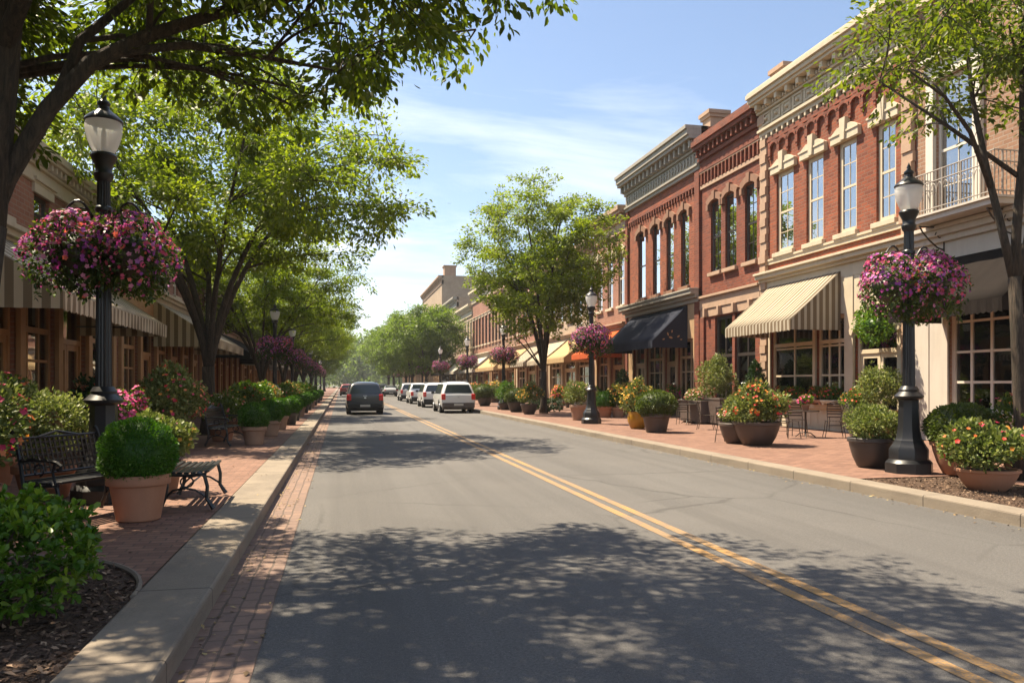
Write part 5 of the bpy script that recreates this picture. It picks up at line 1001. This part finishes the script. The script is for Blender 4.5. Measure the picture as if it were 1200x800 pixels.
# planters by the shop doors
def wallplant(px, dx, label, pot, plant, name='potted_shrub'):
    y = fy(px, FX - dx); return potted(name, label, (FX - dx, y, ZW), pot, plant, rz=math.pi / 2)
wallplant(1033, .75, 'leafy lime shrub in a square wooden planter by the cream shop door', ('classic', .42, .75, WD_OAK), dict(kind='bush', r=.62, h=1.25, leafm=LF_VAR, n=2200, leaf=.08))
wallplant(1008, .7, 'dark planter with bronze leaves left of the cream shop door', ('classic', .40, .8, BROWNPOT), dict(kind='bush', r=.5, h=.7, leafm=LF_BED, n=1200, leaf=.08, fl=FL_HOT, nf=30, fs=.07, seed=5))
wallplant(885, .55, 'small dark cone shrub between the striped awning and the brick pier', ('classic', .30, 1.2, DARKPOT), dict(kind='cone', r=.42, h=1.2, leafm=LF_CON, n=1700, leaf=.08))
wallplant(841, 1.6, 'pair of bushy lime conifers in a long brown box beside the cafe tables', ('trough', 1.0, .95, BROWNPOT), dict(kind='spiky', r=.72, h=1.5, leafm=LF_VAR, n=2800, leaf=.08))
wallplant(730, .6, 'dark cone shrub against the brick pier left of the navy awning', ('classic', .32, .9, DARKPOT), dict(kind='cone', r=.55, h=1.4, leafm=LF_CON, n=1500, leaf=.09, seed=2))
wallplant(820, 1.9, 'white flowered trough between the navy awning and the lime conifers', ('trough', .9, .85, BROWNPOT), dict(kind='bush', r=.6, h=.55, leafm=LF_VAR, n=1500, leaf=.07, fl=FL_SOFT, nf=120, fs=.07, seed=8), 'flower_planter')
for k, (px, lb) in enumerate([(925, 'window box of red geraniums left of the cream post'), (940, 'window box of dark leaves in the left striped awning bay'), (966, 'window box of red geraniums in the right striped awning bay'), (983, 'window box of green leaves beside the cream shop door')]):
    y = fy(px); potted('window_box', lb, (FX - .24, y, .955), ('trough', .36, .16, WD_CREAM if k % 2 else TERRA), dict(kind='bush', r=.34, h=.42, leafm=LF_SHRUB if k % 2 else LF_BED, n=800, leaf=.06, fl=FL_HOT, nf=40, fs=.06, seed=k % 2), 'window boxes under the striped awning', math.pi / 2, 'window box')
t = thing('hanging_fern', (FX - .5, fy(1024, FX - .5), 3.25), 'leafy green hanging plant in the arch over the cream shop door', 'hanging plant')
q = np.random.default_rng(7); Pp, Dp = shell(q, 1500, [((0, 0, 1.0), (.75, .5, .5)), ((.3, .2, .8), (.5, .4, .4)), ((-.3, -.2, .85), (.5, .4, .4))], .7, 1.05); Pp[:, 2] -= .95
link('foliage', blades('fern', q, Pp[:, [1, 0, 2]], Dp + q.normal(size=Dp.shape) * .5, q.uniform(.6, 1.2, len(Pp)) * .11, LEAF, LF_SHRUB, .4, core=ball_core((0, 0, -.05), (.25, .35, .25))), t); MB().lathe([(.1, -.3), (.2, -.2), (.24, 0), (.2, 0)], 16).build('pot', DARKPOT, t); MB().tube([(0, 0, 0), (0, 0, .9)], .01, 5).tube([(0, 0, .45), (.48, 0, .45)], .012, 5).build('hanger', IRON, t)
kids_ = None

# ================================================================== BENCHES, CAFE CHAIRS AND TABLES
def bench(label, loc, rz, L=1.5, back=True, name='park_bench'):
    """local: length along x, sitter faces -y; iron ends with curled arms, slatted seat, lattice back"""
    t = thing(name, loc, label, 'bench', None, rz); h = L / 2
    for s in (-1, 1):
        x = s * h; f = MB()
        f.tube([(x, -.32, .02), (x, -.30, .05), (x, -.245, .14), (x, -.25, .28), (x, -.22, .40), (x, -.14, .44)], [.030, .026, .022, .021, .022, .02], 6)
        f.tube([(x, .26, .02), (x, .25, .05), (x, .20, .16), (x, .18, .28), (x, .20, .42)], [.030, .026, .022, .021, .022], 6)
        f.tube([(x, -.24, .42), (x, -.05, .405), (x, .20, .42)], .02, 6); f.tube([(x, -.24, .16), (x, -.12, .24), (x, .0, .265), (x, .12, .24), (x, .20, .16)], .013, 5)
        f.tube([(x, -.03 + .07 * math.cos(a), .335 + .06 * math.sin(a)) for a in np.linspace(0, 6.28, 12)], .010, 5)
        if back:
            f.tube([(x, .20, .42), (x, .235, .62), (x, .29, .86), (x, .32, .93), (x, .35, .955)], [.022, .021, .02, .022, .026], 6)
            f.tube([(x, .235, .66), (x, .10, .675), (x, -.10, .67), (x, -.22, .655), (x, -.275, .62), (x, -.265, .58), (x, -.23, .585)], .019, 6); f.tube([(x, -.20, .65), (x, -.17, .56), (x, -.19, .47), (x, -.21, .42)], .014, 5)
            f.tube([(x, .0 + .06 * math.cos(a), .57 + .06 * math.sin(a)) for a in np.linspace(-1, 4.5, 12)], .010, 5)
        f.build('end_frame', IRON, t)
    st = MB()
    for k in range(7): y = -.24 + .073 * k; zc = .447 - .016 * math.sin(math.pi * k / 6); st.beam((-h + .015, y, zc), (h - .015, y, zc), .052, .024)
    st.build('seat', IRON, t, bevel=.005)
    if back:
        b = MB(); bp = lambda s: (.215 + .11 * s, .48 + .42 * s)     # y,z up the back
        for s in (.06, .96): y, z = bp(s); b.tube([(-h, y, z), (h, y, z)], .014, 6)
        for s in (.20, .36, .52, .68, .84): y, z = bp(s); b.beam((-h, y, z), (h, y, z), .008, .022)
        n = int(L / .062)
        for k in range(1, n): x = -h + L * k / n; y0, z0 = bp(.06); y1, z1 = bp(.96); b.beam((x, y0 - .004, z0), (x, y1 - .004, z1), .022, .007, (0, 1, 0))
        y, z = bp(.96); b.tube([(-.28, y, z), (-.1, y + .012, z + .035), (0, y + .02, z + .055), (.1, y + .012, z + .035), (.28, y, z)], .016, 6); b.build('backrest', IRON, t)
    else: MB().tube([(-h, .0, .25), (h, .0, .25)], .012, 6).build('stretcher', IRON, t)
    return t
bench('black iron bench with a lattice back in front of the near left lamp', (-2.76, 9.45, ZW), R(90) - R(27), 1.12)
bench('backless slatted iron bench behind the terracotta ball pot', (-1.78, 10.35, ZW), R(90) + R(2), 1.35, False)
bench('black iron bench further up the left sidewalk near the vase shaped tree', (-2.72, 20.2, ZW), R(90) - R(8), 1.5)
def bistro_chair(label, loc, rz):
    t = thing('cafe_chair', loc, label, 'chair', 'cafe chairs on the right sidewalk', rz)
    s = MB()
    for k in range(6): y = -.19 + .076 * k; s.beam((-.2, y, .455), (.2, y, .455), .05, .014)
    s.build('seat', IRONB, t)
    b = MB(); b.tube([(-.2, .2, .45), (-.2, .26, .72), (-.17, .30, .86), (0, .31, .92), (.17, .30, .86), (.2, .26, .72), (.2, .2, .45)], .011, 6)
    for k in range(5): z = .56 + .075 * k; y = .22 + .1 * (z - .45) / .45; b.beam((-.19, y, z), (.19, y, z), .008, .035)
    b.build('backrest', IRONB, t)
    for x, y, ex, ey in ((-.19, -.18, -.22, -.25), (.19, -.18, .22, -.25), (-.19, .19, -.22, .28), (.19, .19, .22, .28)): MB().tube([(x, y, .45), ((x + ex) / 2, (y + ey) / 2 + .01, .22), (ex, ey, .0)], .011, 6).build('leg', IRONB, t)
    MB().tube([(-.2, -.2, .2), (.2, -.2, .2)], .008, 5).tube([(-.2, .22, .2), (.2, .22, .2)], .008, 5).build('stretcher', IRONB, t); return freeze(t)
def bistro_table(label, loc):
    t = thing('cafe_table', loc, label, 'table', 'cafe tables on the right sidewalk')
    MB().lathe([(.34, .70), (.36, .705), (.36, .725), (.34, .73)], 28).build('table_top', IRONB, t); MB().lathe([(.03, .03), (.025, .4), (.03, .70)], 10).build('pedestal', IRONB, t)
    f = MB()
    for a in (0, 2.1, 4.2): f.tube([(0, 0, .14), (.16 * math.cos(a), .16 * math.sin(a), .11), (.30 * math.cos(a), .30 * math.sin(a), .0)], .014, 6)
    f.build('foot', IRONB, t); return freeze(t)
tabs = [(944, 512, 'cafe table set with a pink flower pot before the striped awning shop'), (868, 516, 'small dark cafe table beside the smaller dark bowl'), (806, 496, 'cafe table below the white flowered trough'), (716, 485, 'cafe table among the orange flowers right of the second right lamp'), (650, 478, 'cafe table behind the round topped tree')]
T0_ = None; C0_ = None; cn = 0
cl = {0: ['cafe chair facing the striped awning table from the kerb side', 'cafe chair at the striped awning table nearest the cream shop door', 'cafe chair at the striped awning table close to the shop window'], 1: ['cafe chair tucked behind the smaller dark bowl'], 2: ['cafe chair at the kerb side of the table below the white flowered trough', 'cafe chair on the shop side of the table below the white flowered trough'], 3: ['cafe chair near the kerb beside the orange flowers', 'cafe chair behind the orange flowers'], 4: ['cafe chair left of the round topped tree trunk', 'cafe chair right of the round topped tree trunk']}
for k, (px, py, lb) in enumerate(tabs):
    x, y, z = gp(px, py)
    if T0_ is None: T0_ = bistro_table(lb, (x, y, z))
    else: clone(T0_, (x, y, z), k, 1, lb)
    for j, c in enumerate(cl[k]):
        a = [R(200), R(-25), R(75)][j] + .3 * k; r = .72; cxx, cyy = x + r * math.cos(a), y + r * math.sin(a); rz = a - math.pi / 2
        if C0_ is None: C0_ = bistro_chair(c, (cxx, cyy, z), rz)
        else: clone(C0_, (cxx, cyy, z), rz, 1, c)
x, y, z = gp(972, 506); clone(C0_, (x + .2, y, z), 2.4, 1, 'cafe chair standing alone against the cream shopfront'); x, y, z = gp(828, 503); clone(C0_, (x, y, z), 1.0, 1, 'cafe chair alone left of the big flowered bowl')
x, y, z = gp(944, 512); potted('flower_pot', 'small pink flower pot on the cafe table before the striped awning', (x, y, z + .73), ('classic', .11, .16, TERRA), dict(kind='bush', r=.2, h=.28, leafm=LF_SHRUB, n=350, leaf=.06, fl=FL_PINK, nf=30, fs=.07))

# ================================================================== CARS
def make_car(label, loc, paint, kind='suv', wdt=1.86, L=4.6, Ht=1.72, lower=None, name='parked_car', cat='car', group=None):
    """rear at local y=0, nose at y=L"""
    t = thing(name, loc, label, cat, group); w = wdt / 2; zb = .30; belt = 1.02 if kind != 'sedan' else .92
    if kind == 'pickup': st = [(0, belt, 0), (.06, belt, 0), (1.55, belt, 0), (1.62, belt, 0), (1.75, Ht - .06, 1), (2.3, Ht, 1), (3.1, Ht - .05, 1), (3.85, belt + .06, 0), (4.9, belt - .06, 0), (5.2, belt - .2, 0)]; L = 5.2
    elif kind == 'sedan': st = [(0, belt - .06, 0), (.08, belt + .04, 0), (.75, belt + .06, 0), (1.45, Ht - .04, 1), (2.1, Ht, 1), (2.7, Ht - .06, 1), (3.5, belt + .03, 0), (4.4, belt - .1, 0), (4.6, belt - .26, 0)]; L = 4.6
    else: st = [(0, belt - .02, 0), (.05, belt + .03, 0), (.32, Ht - .10, 1), (.55, Ht - .02, 1), (1.6, Ht, 1), (2.55, Ht - .05, 1), (3.4, belt + .06, 0), (4.35, belt - .06, 0), (4.6, belt - .24, 0)]
    st2 = [(st[0][0], st[0][1], 0), (st[0][0] + .015, st[0][1] + .01, 0)] + list(st[1:-1]) + [(st[-1][0] - .02, st[-1][1] + .02, 0), st[-1]]
    b = MB(); n = len(st2); ring = 19; V = []
    for i, (y, top, g) in enumerate(st2):
        taper = .94 if i < 2 else (.985 if i == 2 else (.88 if i >= n - 2 else 1)); W_ = w * taper; bz = zb + (.08 if i in (0, 1, n - 1, n - 2) else 0)
        bl_ = min(belt, top); wr = W_ * (.74 if g else .9); hh = top - bl_
        half = [(W_ * .90, bz), (W_ * .99, bz + .10), (W_, bz + .28), (W_ * 1.005, bl_ - .16), (W_ * .975, bl_ - .015)]
        half += [(W_ * .955 + (wr - W_ * .955) * .5 + .02, bl_ + hh * .5), (wr + .015, top - .10 if g else top - .004), (wr * .90, top - .03 if g else top - .002), (wr * .55, top + .002), (0, top + .012)]
        V += [(x, y, z) for x, z in half] + [(-x, y, z) for x, z in half[:-1][::-1]]
    b.add(V, [(i * ring + j, (i + 1) * ring + j, (i + 1) * ring + j + 1, i * ring + j + 1) for i in range(n - 1) for j in range(ring - 1)] + [tuple(range(ring)), tuple(range((n - 1) * ring, n * ring))[::-1]])
    bd = b.build('body', paint, t, smooth=True); sb_ = bd.modifiers.new('rounding', 'SUBSURF'); sb_.levels = 2; sb_.render_levels = 2
    lowm = lower or BLACKP; c = MB(); c.box(-w * .93, w * .93, -.07, .10, .32, .58); c.box(-w * .90, w * .90, .10, L - .06, .20, .33); c.box(-w * .9, w * .9, L - .12, L + .05, .30, .55); c.build('bumper', lowm, t, bevel=.03)
    def glass(nm, q): MB().add(q, [(0, 1, 2, 3)]).build(nm, CARGLASS, t).modifiers.new('glass_thickness', 'SOLIDIFY').thickness = .012
    if kind == 'suv':
        y0, z0, y1, z1 = st[1][0], st[1][1], st[2][0], st[2][1]; e = -.012; zz0, zz1 = z0 + .06, z1 - .08; f0, f1 = (zz0 - z0) / (z1 - z0), (zz1 - z1) / (z1 - z0) + 1
        glass('rear_window', [(-w * .80, y0 + (y1 - y0) * f0 + e, zz0), (w * .80, y0 + (y1 - y0) * f0 + e, zz0), (w * .64, y0 + (y1 - y0) * f1 + e, zz1), (-w * .64, y0 + (y1 - y0) * f1 + e, zz1)]); sides = [(.62, 1.55), (1.62, 2.5), (2.57, 3.05)]
    elif kind == 'pickup':
        glass('rear_window', [(-w * .72, 1.64, belt + .1), (w * .72, 1.64, belt + .1), (w * .66, 1.72, Ht - .14), (-w * .66, 1.72, Ht - .14)]); sides = [(1.9, 2.55), (2.62, 3.3)]; MB().box(-w * .82, w * .82, .12, 1.5, belt - .02, belt + .012).build('cargo_bed', BLACKP, t)
    else:
        glass('rear_window', [(-w * .80, .86, belt + .14), (w * .80, .86, belt + .14), (w * .72, 1.36, Ht - .06), (-w * .72, 1.36, Ht - .06)]); sides = [(1.5, 2.1), (2.17, 2.95)]
    for s in (-1, 1):
        for y0, y1 in sides:
            xl, xh = s * (w * .955 + .012), s * (w * .80 + .014); tp = Ht - .15; last = y1 == sides[-1][1]
            q = [(xl, y0, belt + .05), (xl, y1 + (.25 if last else 0), belt + .05), (xh, y1 - (.1 if last else 0), tp), (xh, y0 + .04, tp)]; glass('side_window', q if s > 0 else q[::-1])
        for y in (.88, L - .92):
            ar = MB(); ar.tube([(s * (w - .015), y + .39 * math.cos(a), .34 + .39 * math.sin(a)) for a in np.linspace(-.1, math.pi + .1, 13)], .045, 6); ar.build('wheel_arch', BLACKP, t)
            tw = MB(); tw.tube([(s * (w - .24), y, .34), (s * (w - .21), y, .34), (s * (w - .03), y, .34), (s * (w + .0), y, .34)], [.30, .335, .335, .30], 24); wh = tw.build('wheel', RUBBER, t, smooth='auto'); MB().tube([(s * (w - .05), y, .34), (s * (w + .01), y, .34)], [.21, .19], 20).build('rim', CHROME, wh)
        x0, x1 = s * w * .74, s * w * .975; z0 = .74 if kind != 'pickup' else .66; MB().box(min(x0, x1), max(x0, x1), -.03, .16, z0, z0 + .33 if kind != 'sedan' else z0 + .15).build('tail_light', TAIL, t, bevel=.045)
        MB().box(*sorted((s * w * .5, s * w * .88)), L - .20, L + .0, .62, .76).build('headlight', CHROME, t, bevel=.02)
        mr = MB(); mr.box(*sorted((s * (w + .02), s * (w + .20))), L * .655, L * .655 + .09, belt + .02, belt + .17); mr.beam((s * (w - .05), L * .665, belt + .06), (s * (w + .06), L * .665, belt + .07), .04, .04); mr.build('mirror', paint if kind != 'suv' else BLACKP, t, bevel=.02)
        if kind == 'suv': MB().tube([(s * w * .62, .7, Ht - .03), (s * w * .62, .85, Ht + .035), (s * w * .62, 2.3, Ht + .035), (s * w * .62, 2.5, Ht - .05)], .018, 6).build('roof_rail', BLACKP, t)
    MB().box(-.26, .26, -.085, -.068, .42, .535).build('number_plate', PLATE, t)
    if kind == 'suv': MB().box(-.10, .10, -.03, .02, .985, 1.005).box(-.05, .05, -.028, .02, .86, .92).build('badge', CHROME, t); MB().tube([(-.3, .22, 1.14), (.1, .20, 1.10)], .008, 5).build('rear_wiper', BLACKP, t)
    return t
wt = mat_car('white_car_paint', (.70, .70, .70)); nv = mat_car('dark_navy_car_paint', (.014, .018, .028)); sv_ = mat_car('silver_car_paint', (.36, .36, .37)); rd = mat_car('dark_red_car_paint', (.22, .02, .018)); bk = mat_car('charcoal_car_paint', (.035, .037, .04))
make_car('dark navy sport utility car driving away in the left lane', (1.22, 42.3, 0), nv, wdt=1.92, Ht=1.74, name='moving_car')
make_car('red tailed small car ahead of the dark navy one', (.75, 110, 0), rd, 'suv', 1.9, Ht=1.65, name='moving_car')
gC = 'cars parked along the right kerb'
make_car('white sport utility car, nearest of the parked row at the right kerb', (6.30, 43.4, 0), wt, wdt=1.92, Ht=1.76, group=gC, lower=mat_get('bumper_taupe', (.10, .075, .065)))
make_car('white sport utility car parked second from the camera', (6.35, 54.0, 0), wt, wdt=1.9, Ht=1.72, group=gC)
make_car('white pickup truck parked third in the right row', (6.35, 64, 0), wt, 'pickup', 1.86, Ht=1.72, cat='pickup truck', name='parked_pickup', group=gC)
make_car('grey sport utility car parked fourth in the right row', (6.35, 75, 0), sv_, wdt=1.9, Ht=1.74, group=gC)
make_car('silver saloon car parked beyond the grey one', (6.3, 104, 0), sv_, 'sedan', 1.82, Ht=1.46, group=gC)
make_car('charcoal car parked far down the right kerb', (6.3, 125, 0), bk, 'suv', 1.85, Ht=1.66, group=gC)
make_car('distant white car parked last in the right row', (6.3, 140, 0), wt, 'sedan', 1.85, Ht=1.5, group=gC)
make_car('distant charcoal car in the middle of the street end', (3.2, 170, 0), bk, 'suv', 1.9, Ht=1.7, name='moving_car')

# ------------------------------------------------------------------ the summer air between here and the end of the street
hz = MB().box(-1000, 1000, -620, 1650, -2, 75).build('haze', NT('summer_haze').m); tag(hz, kind='stuff')
m = MATS['summer_haze']; t_ = m.node_tree; t_.nodes.clear(); v_ = t_.nodes.new('ShaderNodeVolumePrincipled'); v_.inputs['Color'].default_value = (.92, .94, .98, 1); v_.inputs['Density'].default_value = .00034; v_.inputs['Anisotropy'].default_value = .35
o_ = t_.nodes.new('ShaderNodeOutputMaterial'); t_.links.new(v_.outputs[0], o_.inputs['Volume'])
tag(hz, 'pale summer haze hanging over the street', 'haze')
